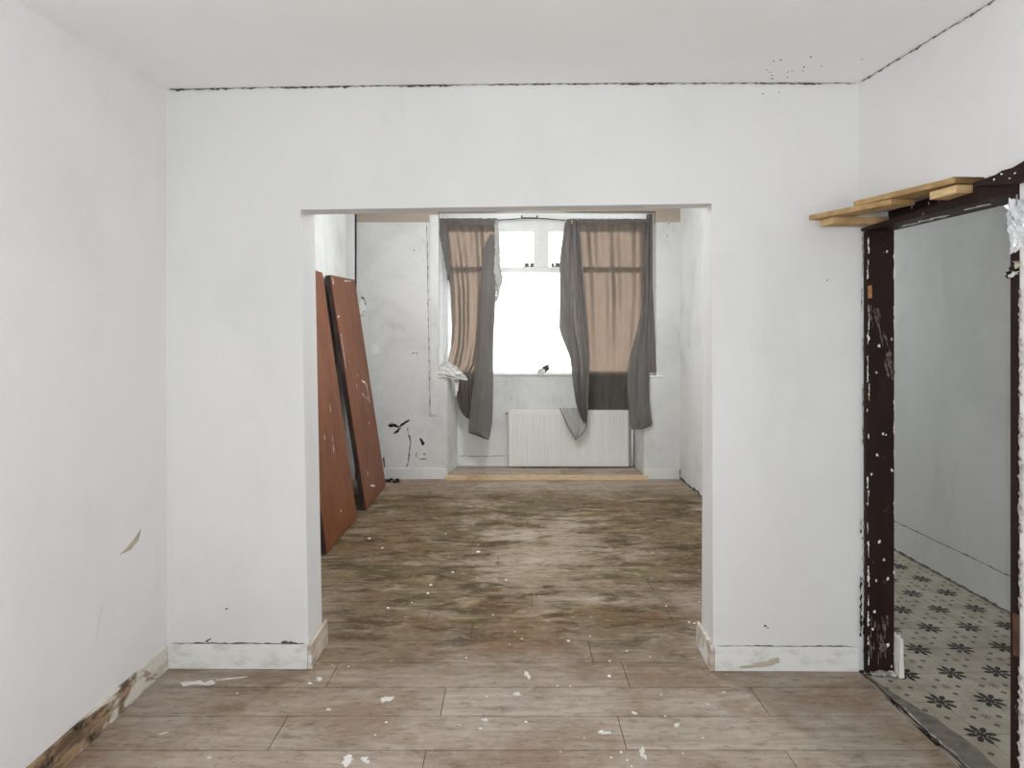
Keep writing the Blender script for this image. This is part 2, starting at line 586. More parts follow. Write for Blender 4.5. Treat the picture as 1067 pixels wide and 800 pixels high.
def m_glass():
    g = G('window_glass')
    t = g.n("ShaderNodeBsdfTransparent")
    t.inputs[0].default_value = (0.96, 0.97, 0.97, 1)
    gl = g.n("ShaderNodeBsdfGlossy")
    gl.inputs["Roughness"].default_value = 0.05
    m = g.n("ShaderNodeMixShader")
    m.inputs[0].default_value = 0.06
    g.t.links.new(t.outputs[0], m.inputs[1])
    g.t.links.new(gl.outputs[0], m.inputs[2])
    g.t.links.new(m.outputs[0], g.out.inputs[0])
    return g.m


M['glass'] = m_glass()

# ----------------------------------------------------------------- key places
XL, XR = -1.4925, 1.4755          # side walls of the front room
DL, DR = 2.646, 2.623             # distance of the dividing wall at its left and right end
TH = 0.195                        # its thickness
XBL, XBR = -1.578, 1.69            # side walls of the back room
DB, DW = 6.22, 6.62               # back wall, bay wall
XH = 2.57                         # far wall of the hall
ZB = 2.78                         # back-room ceiling


def dw(x):
    return DL + (DR - DL) * (x - XL) / (XR - XL)


# ----------------------------------------------------------------- floors
def plank_floor(name, x0, x1, rows, z, joints, length, parent=None):
    bm = bmesh.new()
    lay = bm.faces.layers.float.new("plank")
    rnd = random.Random(3)
    gap = 0.0016
    vals = []
    for k, (ya, yb) in enumerate(rows):
        xa, xb = x0(ya, yb), x1(ya, yb)
        j = joints.get(k, rnd.uniform(-1.2, 0.0))
        cuts = [xa]
        c = j - 5 * length
        while c < xb:
            if c > xa + 0.05 and c < xb - 0.02:
                cuts.append(c)
            c += length
        cuts.append(xb)
        for ca, cb in zip(cuts, cuts[1:]):
            a = [bm.verts.new(p) for p in ((ca + gap, ya + gap, z), (cb - gap, ya + gap, z), (cb - gap, yb - gap, z), (ca + gap, yb - gap, z))]
            fc = bm.faces.new(a)
            fc[lay] = rnd.random()
    top = list(bm.faces)
    r = bmesh.ops.extrude_face_region(bm, geom=top)
    for v in r['geom']:
        if isinstance(v, bmesh.types.BMVert):
            v.co.z -= 0.012
    return obj(name, bm, M['floor'], parent)


rows = [(ROW0 + PW * k, min(ROW0 + PW * (k + 1), DB + 0.0)) for k in range(-16, 20) if ROW0 + PW * k < DB - 0.01]
known = {0: 0.473, -1: -0.274, -2: 0.39, -3: -0.30, 1: 0.35, 2: -0.20, 3: 0.80, 4: 0.1, 5: -0.45, 6: 0.62, 7: -0.1, 8: 0.95}
joints = {k + 16: v for k, v in known.items()}
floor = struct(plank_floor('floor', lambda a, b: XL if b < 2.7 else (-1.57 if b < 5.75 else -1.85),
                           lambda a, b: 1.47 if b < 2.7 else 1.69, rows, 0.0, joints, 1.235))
bm = bmesh.new()
box(bm, -1.85, 1.47, -0.6, 2.66, -0.05, -0.0045)
box(bm, -1.85, 1.69, 2.66, 6.22, -0.05, -0.0045)
obj('subfloor', bm, M['subfloor'], floor)

# hall floor
bm = bmesh.new()
box(bm, 1.475, XH + 0.02, -0.5, 6.9, -0.05, -0.004)
struct(obj('floor', bm, M['tiles']))

# bay floor, one step up
bay_rows = [(6.175, 6.35), (6.35, 6.54), (6.54, DW)]
bm = bmesh.new()
bayf = struct(plank_floor('floor', lambda a, b: -0.665, lambda a, b: 1.315, bay_rows, 0.05, {0: -0.2, 1: 0.35, 2: 0.1}, 1.235))
bm.free()
bm = bmesh.new()
box(bm, -0.66, 1.31, 6.19, DW, 0.001, 0.045)
obj('subfloor', bm, M['subfloor'], bayf)

# ----------------------------------------------------------------- ceiling
bm = bmesh.new()


def ceil_z(x, y):
    """the old ceiling bows up in the middle and sinks towards the camera"""
    base = 2.489 + (2.508 - 2.489) * (x - XL) / (XR - XL) + 0.009 * max(0, 1 - (x / 1.48) ** 2)
    return base - 0.058 * min(1, max(-0.1, (2.64 - y) / 0.77))


xs = [XL - 0.1 + (XR + 0.22 - XL) * i / 12 for i in range(13)]
ysc = [-0.6, 0.6, 1.3, 1.87, 2.25, 2.64, 2.70]
cg = [[bm.verts.new((x, y, ceil_z(x, y))) for x in xs] for y in ysc]
ct = [[bm.verts.new((x, y, 2.66)) for x in (xs[0], xs[-1])] for y in (ysc[0], ysc[-1])]
for a, b in zip(cg, cg[1:]):
    for k in range(12):
        bm.faces.new((a[k], a[k + 1], b[k + 1], b[k]))
bm.faces.new((ct[0][0], ct[0][1], ct[1][1], ct[1][0]))
bm.faces.new(cg[0] + [ct[0][1], ct[0][0]])
bm.faces.new(cg[-1] + [ct[1][1], ct[1][0]])
bm.faces.new([r[0] for r in cg] + [ct[1][0], ct[0][0]])
bm.faces.new([r[-1] for r in cg] + [ct[1][1], ct[0][1]])
struct(obj('ceiling', bm, M['ceil'], None, False))
bm = bmesh.new()
box(bm, -1.9, 1.735, 2.82, 6.34, ZB, ZB + 0.1)
struct(obj('ceiling', bm, M['wall']))
bm = bmesh.new()
box(bm, -0.9, 1.6, 6.34, 6.9, 2.715, 2.76)
struct(obj('ceiling', bm, M['white']))
bm = bmesh.new()
box(bm, 1.74, XH + 0.1, -0.5, 6.9, 2.75, 2.85)
struct(obj('ceiling', bm, M['hall']))

# ----------------------------------------------------------------- dividing wall with the wide opening
bm = bmesh.new()
TOPZ = 2.62


def wcol(px_t, py_t, px_b, py_b, d):
    t, b = P(px_t, py_t, d), P(px_b, py_b, d)
    return t, b


lt, lb = P(171.5, 93, DL), P(176.5, 695, DL)
ot, ob = P(313, 218.5, dw(-0.9)), P(322, 697, dw(-0.9))
rt, rb = P(741.5, 212, dw(0.86)), P(743, 697, dw(0.86))
ot2, ob2 = P(327.5, 223.5, dw(-0.9) + TH), P(336, 660, dw(-0.9) + TH)
rt2, rb2 = P(733, 216.5, dw(0.86) + TH), P(731, 660, dw(0.86) + TH)
for v in (lb, ob, rb, ob2, rb2):
    v.z = 0.0
for v in (lt, lb, ot, ob, rt, rb):
    v.y = dw(v.x)
for v in (ot2, ob2, rt2, rb2):
    v.y = dw(v.x) + TH


def up(v, z):
    return Vector((v.x, v.y, z))


XRR = 1.612
lt.x -= 0.02; lb.x -= 0.02
lb2, lt2 = Vector((lb.x - .1, DL + TH, 0)), Vector((lt.x - .1, DL + TH, 0))
ra, ra2 = Vector((XRR, dw(XRR), 0)), Vector((1.735, dw(XRR) + TH, 0))
front = [lb, ob, ot, rt, rb, ra, up(ra, TOPZ), up(lt, TOPZ)]
rear = [lb2, ob2, ot2, rt2, rb2, ra2, up(ra2, TOPZ), up(lt2, TOPZ)]
fv = [bm.verts.new(p) for p in front]
rv = [bm.verts.new(p) for p in rear]
for q in ((0, 1, 2, 7), (2, 3, 6, 7), (3, 4, 5, 6)):
    bm.faces.new([fv[k] for k in q])
    bm.faces.new([rv[k] for k in reversed(q)])
for k in range(8):
    bm.faces.new((fv[k], fv[(k + 1) % 8], rv[(k + 1) % 8], rv[k]))
wall_mid = struct(obj('wall_middle', bm, M['wall_clean']))
bm = bmesh.new()
box(bm, -1.9, 1.73, 2.70, 2.82, TOPZ, ZB + 0.1)
obj('upper_wall', bm, M['wall_clean'], wall_mid)

# crack along the ceiling line, gap above the baseboards, little holes
bm = bmesh.new()
def top_line(xa, xb, dz, n=40):
    return [Vector((xa + (xb - xa) * k / n, 0, 0)) for k in range(n + 1)]


def on_top(v, dz=0.003):
    v.y = dw(v.x) - 0.002
    v.z = ceil_z(v.x, v.y) - dz
    return v


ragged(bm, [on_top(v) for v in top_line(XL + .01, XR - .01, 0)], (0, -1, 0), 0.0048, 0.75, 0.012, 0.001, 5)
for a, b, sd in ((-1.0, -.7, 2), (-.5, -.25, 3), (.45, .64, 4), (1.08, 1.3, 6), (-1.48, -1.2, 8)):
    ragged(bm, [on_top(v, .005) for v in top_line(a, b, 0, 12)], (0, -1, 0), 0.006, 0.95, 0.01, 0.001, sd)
rnd = random.Random(8)
for k in range(16):
    x = 1.0 + .34 * rnd.random()
    y = 2.30 + .28 * rnd.random()
    blob(bm, (x, y, ceil_z(x, y) - .0005), (1, 0, 0), (0, 1, 0), (0, 0, -1), .003, .004, .0006, 6, .4, k)
obj('crack', bm, M['crack'], wall_mid)
bm = bmesh.new()
for i, (px, py, r) in enumerate(((797, 652, .006), (800, 654, .004), (236, 634, .005), (795, 98, .004), (812, 74 + 22, .003), (862, 292, .003))):
    blob(bm, P(px, py, dw((px - CX) / 242) - 0.001), (1, 0, 0), (0, 0, 1), (0, -1, 0), r, r * .8, 0.001, 7, .4, i)
ragged(bm, [(x, dw(x) - .0015, .1045) for x in (-1.47, -1.3, -1.1, -.9)], (0, -1, 0), 0.006, 0.8, 0.02, 0.001, 3)
ragged(bm, [P(214, 669, dw(-1.3) - .002), P(218, 666, dw(-1.3) - .002), P(220, 665, dw(-1.3) - .002)], (0, -1, 0), 0.01, 0.5, 0.005, 0.001, 3)
ragged(bm, [P(293, 669.6, dw(-1) - .002), P(306, 669.8, dw(-1) - .002)], (0, -1, 0), 0.013, 0.4, 0.01, 0.001, 5)
ragged(bm, [(x, dw(x) - .0015, .1025) for x in (.87, 1.0, 1.2, 1.45)], (0, -1, 0), 0.006, 0.8, 0.02, 0.001, 7)
obj('hole', bm, M['crack'], wall_mid)

# crumbled plaster edge beside the door post
bm = bmesh.new()
for (a, b, c, sd, w) in ((901, 240, 320, 1, .008), (901, 330, 430, 2, .010), (901, 440, 540, 3, .010), (900, 540, 668, 4, .014)):
    ragged(bm, [P(a + (y % 3), y, dw(1.5) - 0.004) for y in range(b, c, 7)], (0, -1, 0), w, 0.9, 0.008, 0.003, sd)
obj('broken_edge', bm, M['plaster'], wall_mid)
bm = bmesh.new()
for (a, b, c, sd, w) in ((898, 300, 330, 1, .003), (899, 352, 380, 12, .003), (899, 400, 470, 2, .003), (897, 540, 560, 3, .005), (897, 600, 668, 4, .007), (900.5, 640, 690, 9, .008), (899, 240, 290, 9, .003)):
    ragged(bm, [P(a + (y % 2), y, dw(1.5) - 0.012) for y in range(b, c, 8)], (0, -1, 0), w, 0.8, 0.01, 0.001, sd)
obj('broken_edge', bm, M['hole'], wall_mid)

# ----------------------------------------------------------------- left wall of the front room
bm = bmesh.new()
hexa(bm, [(XL, -0.6, 0), (XL, 2.66, 0), (XL - .12, 2.66, 0), (XL - .12, -0.6, 0)],
     [(XL - .006, -0.6, 2.6), (XL - .006, 2.66, 2.6), (XL - .12, 2.66, 2.6), (XL - .12, -0.6, 2.6)])
wall_l = struct(obj('wall_left', bm, M['wall']))
bm = bmesh.new()
c = PX(134, 567, XL)
slab(bm, [PX(147, 551, XL), PX(144, 563, XL), PX(136, 573, XL), PX(124, 578, XL), PX(133, 570, XL), PX(141, 560, XL)], (0.0015, 0, 0))
obj('torn_patch', bm, M['beige'], wall_l)
bm = bmesh.new()
ragged(bm, [PX(100, 665, XL + .001), PX(107, 630, XL + .001), PX(116, 618, XL + .001)], (1, 0, 0), 0.012, 0.6, 0.02, 0.001, 4)
obj('filler_smear', bm, M['white'], wall_l)
bm = bmesh.new()
ragged(bm, [PX(x, 673 + (176 - x) * .885, XL + .0015) for x in (176, 150, 120, 90, 60, 38)], (1, 0, 0), 0.008, 0.8, 0.02, 0.001, 5)
obj('crack', bm, M['crack'], wall_l)
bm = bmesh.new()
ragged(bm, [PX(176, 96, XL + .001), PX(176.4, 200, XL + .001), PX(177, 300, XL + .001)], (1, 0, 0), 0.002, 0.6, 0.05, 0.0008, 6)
obj('crack', bm, M['crack_grey'], wall_l)

# left wall of the back room (chimney breast) and its recess
bm = bmesh.new()
box(bm, -1.9, XBL, 2.82, 5.78, 0, ZB)
struct(obj('wall_left', bm, M['old']))
bm = bmesh.new()
box(bm, -1.95, -1.85, 5.78, 6.35, 0, ZB)
struct(obj('wall_left', bm, M['old']))

# ----------------------------------------------------------------- right wall of the front room (with the doorway)
DJ0, DJ1 = 1.79, 2.595       # near and far side of the doorway
XW = XR + 0.13
bm = bmesh.new()
box(bm, XR, XW, -0.6, DJ0, 0, 1.93)
hexa(bm, [(XR, -0.6, 1.93), (XW, -0.6, 1.93), (XW, DJ0, 1.93), (XR, DJ0, 1.93)], [(XR, -0.6, 2.7), (XW, -0.6, 2.7), (XW, DJ0, 2.7), (XR, DJ0, 2.7)])
box(bm, XR, XW, DJ0, 1.925, 1.9155, 2.70)
hexa(bm, [(XR, 1.925, 1.920), (XW, 1.925, 1.920), (XW, 2.06, 1.957), (XR, 2.06, 1.957)], [(XR, 1.925, 2.7), (XW, 1.925, 2.7), (XW, 2.06, 2.7), (XR, 2.06, 2.7)])
box(bm, XR, XW, 2.06, 2.66, 1.957, 2.70)
wall_r = struct(obj('wall_right', bm, M['wall']))
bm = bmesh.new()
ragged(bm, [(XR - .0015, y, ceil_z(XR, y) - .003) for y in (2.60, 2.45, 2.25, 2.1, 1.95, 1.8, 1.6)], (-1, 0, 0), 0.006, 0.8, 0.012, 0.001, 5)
obj('crack', bm, M['crack_grey'], wall_r)
bm = bmesh.new()
for a, b, w, sd in ((300, 420, .008, 1), (430, 560, .010, 2), (570, 640, .008, 3), (695, 800, .010, 4)):
    ragged(bm, [PX(1063.2, y, XR - .0045) for y in range(a, b, 6)], (-1, 0, 0), w, 0.9, 0.008, 0.002, sd)
obj('broken_edge', bm, M['plaster'], wall_r)
# right wall of the back room
bm = bmesh.new()
box(bm, XBR, 1.735, 2.815, 6.9, 0, ZB)
wall_rb = struct(obj('wall_right', bm, M['old']))
bm = bmesh.new()
ragged(bm, [(XBR - .001, 6.20, 0.004), (XBR - .001, 5.9, .006), (XBR - .001, 5.4, 0.012), (XBR - .001, 5.2, 0.008)], (-1, 0, 0), 0.03, 0.7, 0.03, 0.002, 5)
obj('crack', bm, M['subfloor'], wall_rb)
# hall walls
bm = bmesh.new()
box(bm, XH, XH + 0.1, -0.5, 6.9, 0, 2.75)
struct(obj('wall_hall', bm, M['hall']))
bm = bmesh.new()
box(bm, 1.735, XH, 6.9, 7.0, 0, 2.75)
struct(obj('wall_hall', bm, M['hall']))
bm = bmesh.new()
hexa(bm, [(XH - .012, -.5, 0), (XH, -.5, 0), (XH, 6.9, 0), (XH - .012, 6.9, 0)],
     [(XH - .006, -.5, .188), (XH, -.5, .192), (XH, 6.9, .192), (XH - .006, 6.9, .188)])
bh = struct(obj('baseboard_hall', bm, M['hall']))
bm = bmesh.new()
ragged(bm, [(XH - .005, 2.9, .190), (XH - .005, 3.6, .191), (XH - .005, 4.4, .189), (XH - .005, 5.2, .19)], (-1, 0, 0), 0.007, 0.5, 0.02, 0.002, 5)
ragged(bm, [(XH - .0125, 2.9, .004), (XH - .0125, 3.6, .005), (XH - .0125, 4.4, .004), (XH - .0125, 5.2, .004)], (-1, 0, 0), 0.012, 0.5, 0.02, 0.002, 9)
obj('seam_line', bm, M['seamline'], bh)

# ----------------------------------------------------------------- back wall, piers and bay
PLl, PLu = -0.67, -0.765       # left pier edge below / above the sill
PRl, PRu = 1.325, 1.445
ZS = 1.035                     # ledge height
bm = bmesh.new()
box(bm, -1.9, PLu, DB, DB + 0.12, 0, ZB)
box(bm, PRu, 1.73, DB, DB + 0.12, 0, ZB)
hexa(bm, [(PLu, DB, 0), (PLl, DB, 0), (-.60, DW + .02, 0), (PLu, DW + .02, 0)], [(PLu, DB, ZS), (PLl, DB, ZS), (-.60, DW + .02, ZS), (PLu, DW + .02, ZS)])
hexa(bm, [(PRl, DB, 0), (PRu, DB, 0), (PRu, DW + .02, 0), (1.292, DW + .02, 0)], [(PRl, DB, ZS), (PRu, DB, ZS), (PRu, DW + .02, ZS), (1.292, DW + .02, ZS)])
box(bm, PLu, PRu, DB, DB + 0.12, 2.715, ZB)
wall_b = struct(obj('wall_back', bm, M['back']))
# side reveals and the wall under the window
bm = bmesh.new()
box(bm, PLu - 0.1, PLu, DB + 0.12, 6.82, 0, 2.72)
box(bm, PRu, PRu + 0.1, DB + 0.12, 6.82, 0, 2.72)
struct(obj('wall_bay', bm, M['white']))
bm = bmesh.new()
box(bm, PLu, PRu, DW, 6.80, 0, 1.03)
wall_u = struct(obj('wall_bay', bm, M['old']))
# ledges
for a, b in ((PLu - .006, PLl + .03), (PRl - .02, PRu + .07)):
    bm = bmesh.new()
    box(bm, a, b, DB - 0.012, DW, ZS - .005, ZS + 0.014, 0.003)
    struct(obj('trim_1' if a < 0 else 'trim_2', bm, M['white']))
# broken holes and cracks on the left part of the back wall
bm = bmesh.new()
B = lambda px, py: P(px, py, DB - 0.001)
ragged(bm, [B(404, 443.5), B(410, 443), B(416, 444.5)], (0, -1, 0), 0.034, 0.35, 0.02, .002, 1)
ragged(bm, [B(415, 445), B(421, 441), B(427, 437)], (0, -1, 0), 0.022, 0.35, 0.02, .002, 2)
ragged(bm, [B(410, 452), B(414, 449), B(418, 445)], (0, -1, 0), 0.028, 0.35, 0.02, .002, 3)
ragged(bm, [B(405, 441), B(411, 440.6)], (0, -1, 0), 0.01, 0.35, 0.02, .002, 3)
ragged(bm, [B(438, 456), B(440, 460), B(441, 464)], (0, -1, 0), 0.03, 0.3, 0.015, .002, 4)
ragged(bm, [B(437, 478), B(441, 478.3), B(445, 478)], (0, -1, 0), 0.009, 0.4, 0.02, .002, 5)
ragged(bm, [B(433.8, 471), B(434, 477)], (0, -1, 0), 0.009, 0.4, 0.02, .002, 6)
ragged(bm, [B(400, 476), B(400.5, 488)], (0, -1, 0), 0.018, 0.4, 0.02, .002, 7)
ragged(bm, [B(464.5, 484), B(465, 488)], (0, -1, 0), 0.014, 0.4, 0.02, .002, 8)
ragged(bm, [B(407, 488.4), B(420, 488.2), B(440, 488.2), B(464, 488.2)], (0, -1, 0), 0.006, 0.8, 0.02, .002, 9)
obj('hole', bm, M['hole'], wall_b)
bm = bmesh.new()
ragged(bm, [B(425, 443), B(425, 450), B(428, 459), B(427, 468), B(425.5, 478), B(424, 487)], (0, -1, 0), 0.012, 0.7, 0.02, .001, 3)
ragged(bm, [B(444.5, 228), B(445.5, 270), B(446, 310), B(446.5, 350), B(447, 372), B(448, 433), B(456, 433.5)], (0, -1, 0), 0.007, 0.7, 0.03, .001, 4)
for i, (px, py, r) in enumerate(((446, 278, .008), (447, 312, .007), (447, 376, .008), (431, 368, .012), (446, 290, .005), (434.5, 368, .008), (442, 473, .012), (426, 473, .01))):
    blob(bm, B(px, py), (1, 0, 0), (0, 0, 1), (0, -1, 0), r, r * .8, .001, 7, .4, i)
obj('crack', bm, M['crack_grey'], wall_b)
bm = bmesh.new()
blob(bm, B(391, 364), (1, 0, 0), (0, 0, 1), (0, -1, 0), .045, .05, .0015, 11, .2, 3)
blob(bm, B(378, 318), (1, 0, 0), (0, 0, 1), (0, -1, 0), .035, .09, .0015, 11, .3, 4)
obj('filler_patch', bm, M['white'], wall_b)
bm = bmesh.new()
ragged(bm, [B(376, 309), B(380, 314), B(379, 324), B(376, 330)], (0, -1, 0), 0.02, 0.7, 0.02, .002, 5)
obj('torn_patch', bm, M['scrape'], wall_b)
bm = bmesh.new()
blob(bm, P(697, 233, DB - .001), (1, 0, 0), (0, 0, 1), (0, -1, 0), .008, .008, .001, 7, .3, 3)
ragged(bm, [P(709.5, 250, DB - .001), P(709.8, 262, DB - .001), P(709.5, 275, DB - .001)], (0, -1, 0), 0.008, 0.6, 0.02, .001, 3)
ragged(bm, [P(708.6, 488, DB - .003), P(708.8, 499, DB - .003)], (0, -1, 0), 0.02, 0.5, 0.02, .003, 3)
obj('crack', bm, M['crack'], wall_b)

# boarded strip by the window and the casing strip in the left corner
bm = bmesh.new()
slab(bm, [P(447.5, 224, DB), P(457, 224, DB), P(457, 396, DB), P(457, 432, DB), P(449, 432, DB)], (0, -0.006, 0), 0.0015)
struct(obj('trim_3', bm, M['old']))
bm = bmesh.new()
box(bm, -1.705, -1.605, DB - 0.035, DB, 0, ZB, 0.004)
struct(obj('trim_4', bm, M['wall']))
bm = bmesh.new()
tube(bm, [(-1.594, DB - .010, 0.0), (-1.594, DB - .010, 1.9), (-1.593, DB - .010, ZB)], 0.0075, 8)
pipe = tag(obj('corner_pipe', bm, M['dark'], None, True), 'thin dark upright pipe in the back corner behind the brown panels', 'pipe')

# baseboards -----------------------------------------------------------------
def board(name, pts, h, nrm, t, mat, bev=0.002):
    """skirting along floor points pts: nrm = direction away from the wall"""
    bm = bmesh.new()
    n = Vector(nrm)
    for a, b in zip(pts, pts[1:]):
        a, b = Vector(a), Vector(b)
        b2 = bmesh.new()
        hexa(b2, [a, b, b + n * t, a + n * t], [v + Vector((0, 0, h)) for v in (a, b, b + n * t * .8, a + n * t * .8)])
        merge(bm, b2, bev)
    return struct(obj(name, bm, mat))


G0 = 0.001
board('baseboard_middle', [(XL + .003, DL - .0, G0), (ob.x - .002, dw(-.9), G0)], .102, (0, -1, 0), .016, M['base'])
board('baseboard_middle', [(rb.x + .002, dw(.86), G0), (1.468, dw(1.47), G0)], .100, (0, -1, 0), .016, M['base'])
bm = bmesh.new()
for k, (px, py, a, b) in enumerate(((795, 692, .05, .012), (806, 689, .028, .014), (782, 694, .045, .007))):
    blob(bm, P(px, py, dw(1.05) - .0175), (1, 0, .12), (0, 0, 1), (0, -1, 0), a, b, .0008, 11, .25, k)
obj('bare_patch', bm, M['beige'], wall_mid)
board('baseboard_opening', [(ob.x, ob.y - .016, G0), (ob2.x, ob2.y + .03, G0)], .104, (1, 0, 0), .018, M['base_jamb'])
board('baseboard_opening', [(rb.x, rb.y - .016, G0), (rb2.x, rb2.y + .03, G0)], .104, (-1, 0, 0), .018, M['base_jamb'])
board('baseboard_left', [(XL, -0.58, G0), (XL, DL - .017, G0)], .10, (1, 0, 0), .016, M['base_left'])
board('baseboard_back', [(-1.60, DB, G0), (PLl - .002, DB, G0)], .108, (0, -1, 0), .010, M['old'])
board('baseboard_back', [(PRl + .002, DB, G0), (XBR - .012, DB, G0)], .108, (0, -1, 0), .010, M['old'])
board('baseboard_bay', [(-.605, DW, .051), (1.29, DW, .051)], .10, (0, -1, 0), .012, M['old'])
bm = bmesh.new()
ragged(bm, [P(476, 475, DW - .013), P(500, 475.2, DW - .013), P(530, 475, DW - .013)], (0, -1, 0), 0.006, .6, .03, .001, 3)
obj('crack', bm, M['crack_grey'], wall_u)
bm = bmesh.new()
blob(bm, P(533, 415, DW - .001), (1, 0, 0), (0, 0, 1), (0, -1, 0), .010, .006, .001, 7, .3, 3)
blob(bm, P(518, 398, DW - .001), (1, 0, 0), (0, 0, 1), (0, -1, 0), .008, .004, .001, 7, .3, 4)
obj('hole', bm, M['crack'], wall_u)
# pine strip on the step edge
bm = bmesh.new()
box(bm, PLl - .01, PRl + .03, DB - .062, DB - .046, .001, .052, .003)
tr = struct(obj('trim_5', bm, M['pine_step']))

# ----------------------------------------------------------------- bay window
win = struct(empty('window_1', ((PLu + PRu) / 2, 6.70, 1.04)))
wx0, wx1, wz0, wz1 = PLu, PRu, 1.03, 2.72


def part(name, bm, mat, parent, smooth=False, label=None):
    o = obj(name, bm, mat, None, smooth)
    o.parent = parent
    o.matrix_parent_inverse = parent.matrix_world.inverted() if False else o.matrix_parent_inverse
    o.location = -Vector(parent.location) if parent.parent is None else Vector((0, 0, 0))
    if label:
        o["label"] = label
    return o


D6 = 6.68
frm = bmesh.new()
for a, b in ((wx0, wx0 + .05), (wx1 - .05, wx1)):
    box(frm, a, b, D6, D6 + .07, wz0 + .02, wz1, .004)
box(frm, wx0, wx1, D6 + .004, D6 + .066, P(0, 241, D6).z, wz1, .004)
box(frm, wx0, wx1, D6 + .005, D6 + .065, wz0, wz0 + .035, .004)
part('frame', frm, M['white'], win)
zt = P(0, 281, D6).z
bm = bmesh.new()
box(bm, wx0 + .05, wx1 - .05, D6 - .006, D6 + .07, zt - .03, zt + .03, .004)
part('transom', bm, M['white'], win)
ztop = P(0, 241, D6).z
bm = bmesh.new()
box(bm, P(556, 0, D6).x, P(571, 0, D6).x, D6 + .002, D6 + .068, zt + .03, ztop, .004)
box(bm, P(562, 0, D6).x, P(565, 0, D6).x, D6 - .012, D6, zt + .032, ztop + .06, .003)
box(bm, P(568, 0, D6).x, P(572, 0, D6).x, D6 - .02, D6 + .001, zt + .032, ztop + .06, .003)
part('mullion', bm, M['white'], win)
for a, b, c, d in ((wx0 + .05, P(556, 0, D6).x, zt + .03, P(0, 241, D6).z), (P(571, 0, D6).x, wx1 - .05, zt + .03, P(0, 241, D6).z), (wx0 + .05, wx1 - .05, wz0 + .035, zt - .01)):
    bm = bmesh.new()
    box(bm, a, b, D6 + .04, D6 + .046, c, d)
    part('pane', bm, M['glass'], win)
bm = bmesh.new()
box(bm, wx0 + .0, wx1 - .0, DW - .015, D6 + .01, 1.028, 1.050, .004)
part('sill', bm, M['white'], win)
for i, (px, w, h) in enumerate(((551, .045, .03), (581, .055, .03))):
    bm = bmesh.new()
    for k in range(7):
        q = P(px - 5 + k * 1.9, 278.5, D6 + .02)
        box(bm, q.x - .014, q.x + .014, q.y - .015, q.y + .015, zt + .029, zt + .04 + .04 * abs(math.sin(k * 2.1 + i)), .003)
    part('grime', bm, M['cement'], win)

# ----------------------------------------------------------------- curtains
def cloth(bm, rows, dfun, nu=40, nv=60):
    """rows: (py, px_left, px_right) down the cloth; dfun(u, v, py) = distance from the camera"""
    y0, y1 = rows[0][0], rows[-1][0]
    vs = []
    for j in range(nv + 1):
        v = j / nv
        py = y0 + (y1 - y0) * v
        _, a, b = interp(rows, py)
        line = []
        for i in range(nu + 1):
            u = i / nu
            line.append(bm.verts.new(P(a + (b - a) * u, py, dfun(u, v, py))))
        vs.append(line)
    for j in range(nv):
        for i in range(nu):
            bm.faces.new((vs[j][i], vs[j][i + 1], vs[j + 1][i + 1], vs[j + 1][i]))
    return vs


def folds(u, v, freq, amp, ph=0.0, seed=0.0):
    n = mnoise.noise(Vector((u * 3 + seed, v * 2.2, seed)))
    return amp * (math.sin(freq * u * 2 * math.pi + ph + 1.6 * n) + 0.5 * math.sin(freq * 1.9 * u * 2 * math.pi + ph * 2 + v * 2))


# curtain wire
bm = bmesh.new()
wire = [P(452, 229, 6.46), P(480, 229.6, 6.46), P(519, 229.5, 6.46), P(545, 227.5, 6.46), P(565, 227.5, 6.46), P(592, 230, 6.46), P(640, 229.5, 6.46), P(688, 228, 6.46)]
wr = empty('curtain_wire', wire[3])
tag(wr, 'thin dark curtain wire across the window top with a small black bracket', 'curtain wire')
tube(bm, wire, 0.005, 8)
part('wire', bm, M['dark'], wr, True)
bm = bmesh.new()
a, b = P(543.5, 227.0, 6.445), P(560, 226.6, 6.445)
box(bm, a.x, b.x, 6.440, 6.452, a.z - .006, a.z + .006, .001)
box(bm, a.x - .004, a.x + .008, 6.440, 6.452, a.z - .004, a.z + .028, .001)
box(bm, b.x - .008, b.x + .004, 6.440, 6.47, a.z - .004, 2.716, .001)
part('bracket', bm, M['dark'], wr)

# left curtain
lc = empty('curtain', P(489, 230, 6.40))
tag(lc, 'tattered thin grey curtain hanging at the left side of the window', 'curtain', 'worn grey curtains at the bay window')
bm = bmesh.new()
cloth(bm, [(229, 456, 518), (245, 459, 519), (270, 464, 519), (300, 469, 517), (340, 471, 515), (362, 470, 513), (380, 466, 511), (388, 464, 505), (395, 474, 503), (410, 475, 502), (425, 478, 500), (434, 484, 498), (438, 491, 497)],
      lambda u, v, py: 6.40 + folds(u, v, 3.2, 0.020, 0.4, 3.1) + 0.03 * v, 80, 70)
part('panel', bm, M['curtain'], lc, True)
bm = bmesh.new()
cloth(bm, [(244, 511, 514), (252, 506.5, 517), (262, 503.5, 519), (275, 502, 519.5), (300, 500, 517), (340, 498, 514.5), (370, 496, 514), (400, 493, 514), (425, 490, 513.5), (440, 488.5, 513), (451, 488, 511), (458, 508, 509.5)],
      lambda u, v, py: 6.345 - 0.05 * math.sin(min(1, v * 1.4) * math.pi / 2) * (0.3 + 0.7 * math.sin(u * math.pi)) + folds(u, v, 1.2, 0.006, 1, 5), 24, 60)
part('folded_flap', bm, M['curtain_thick'], lc, True)
bm = bmesh.new()


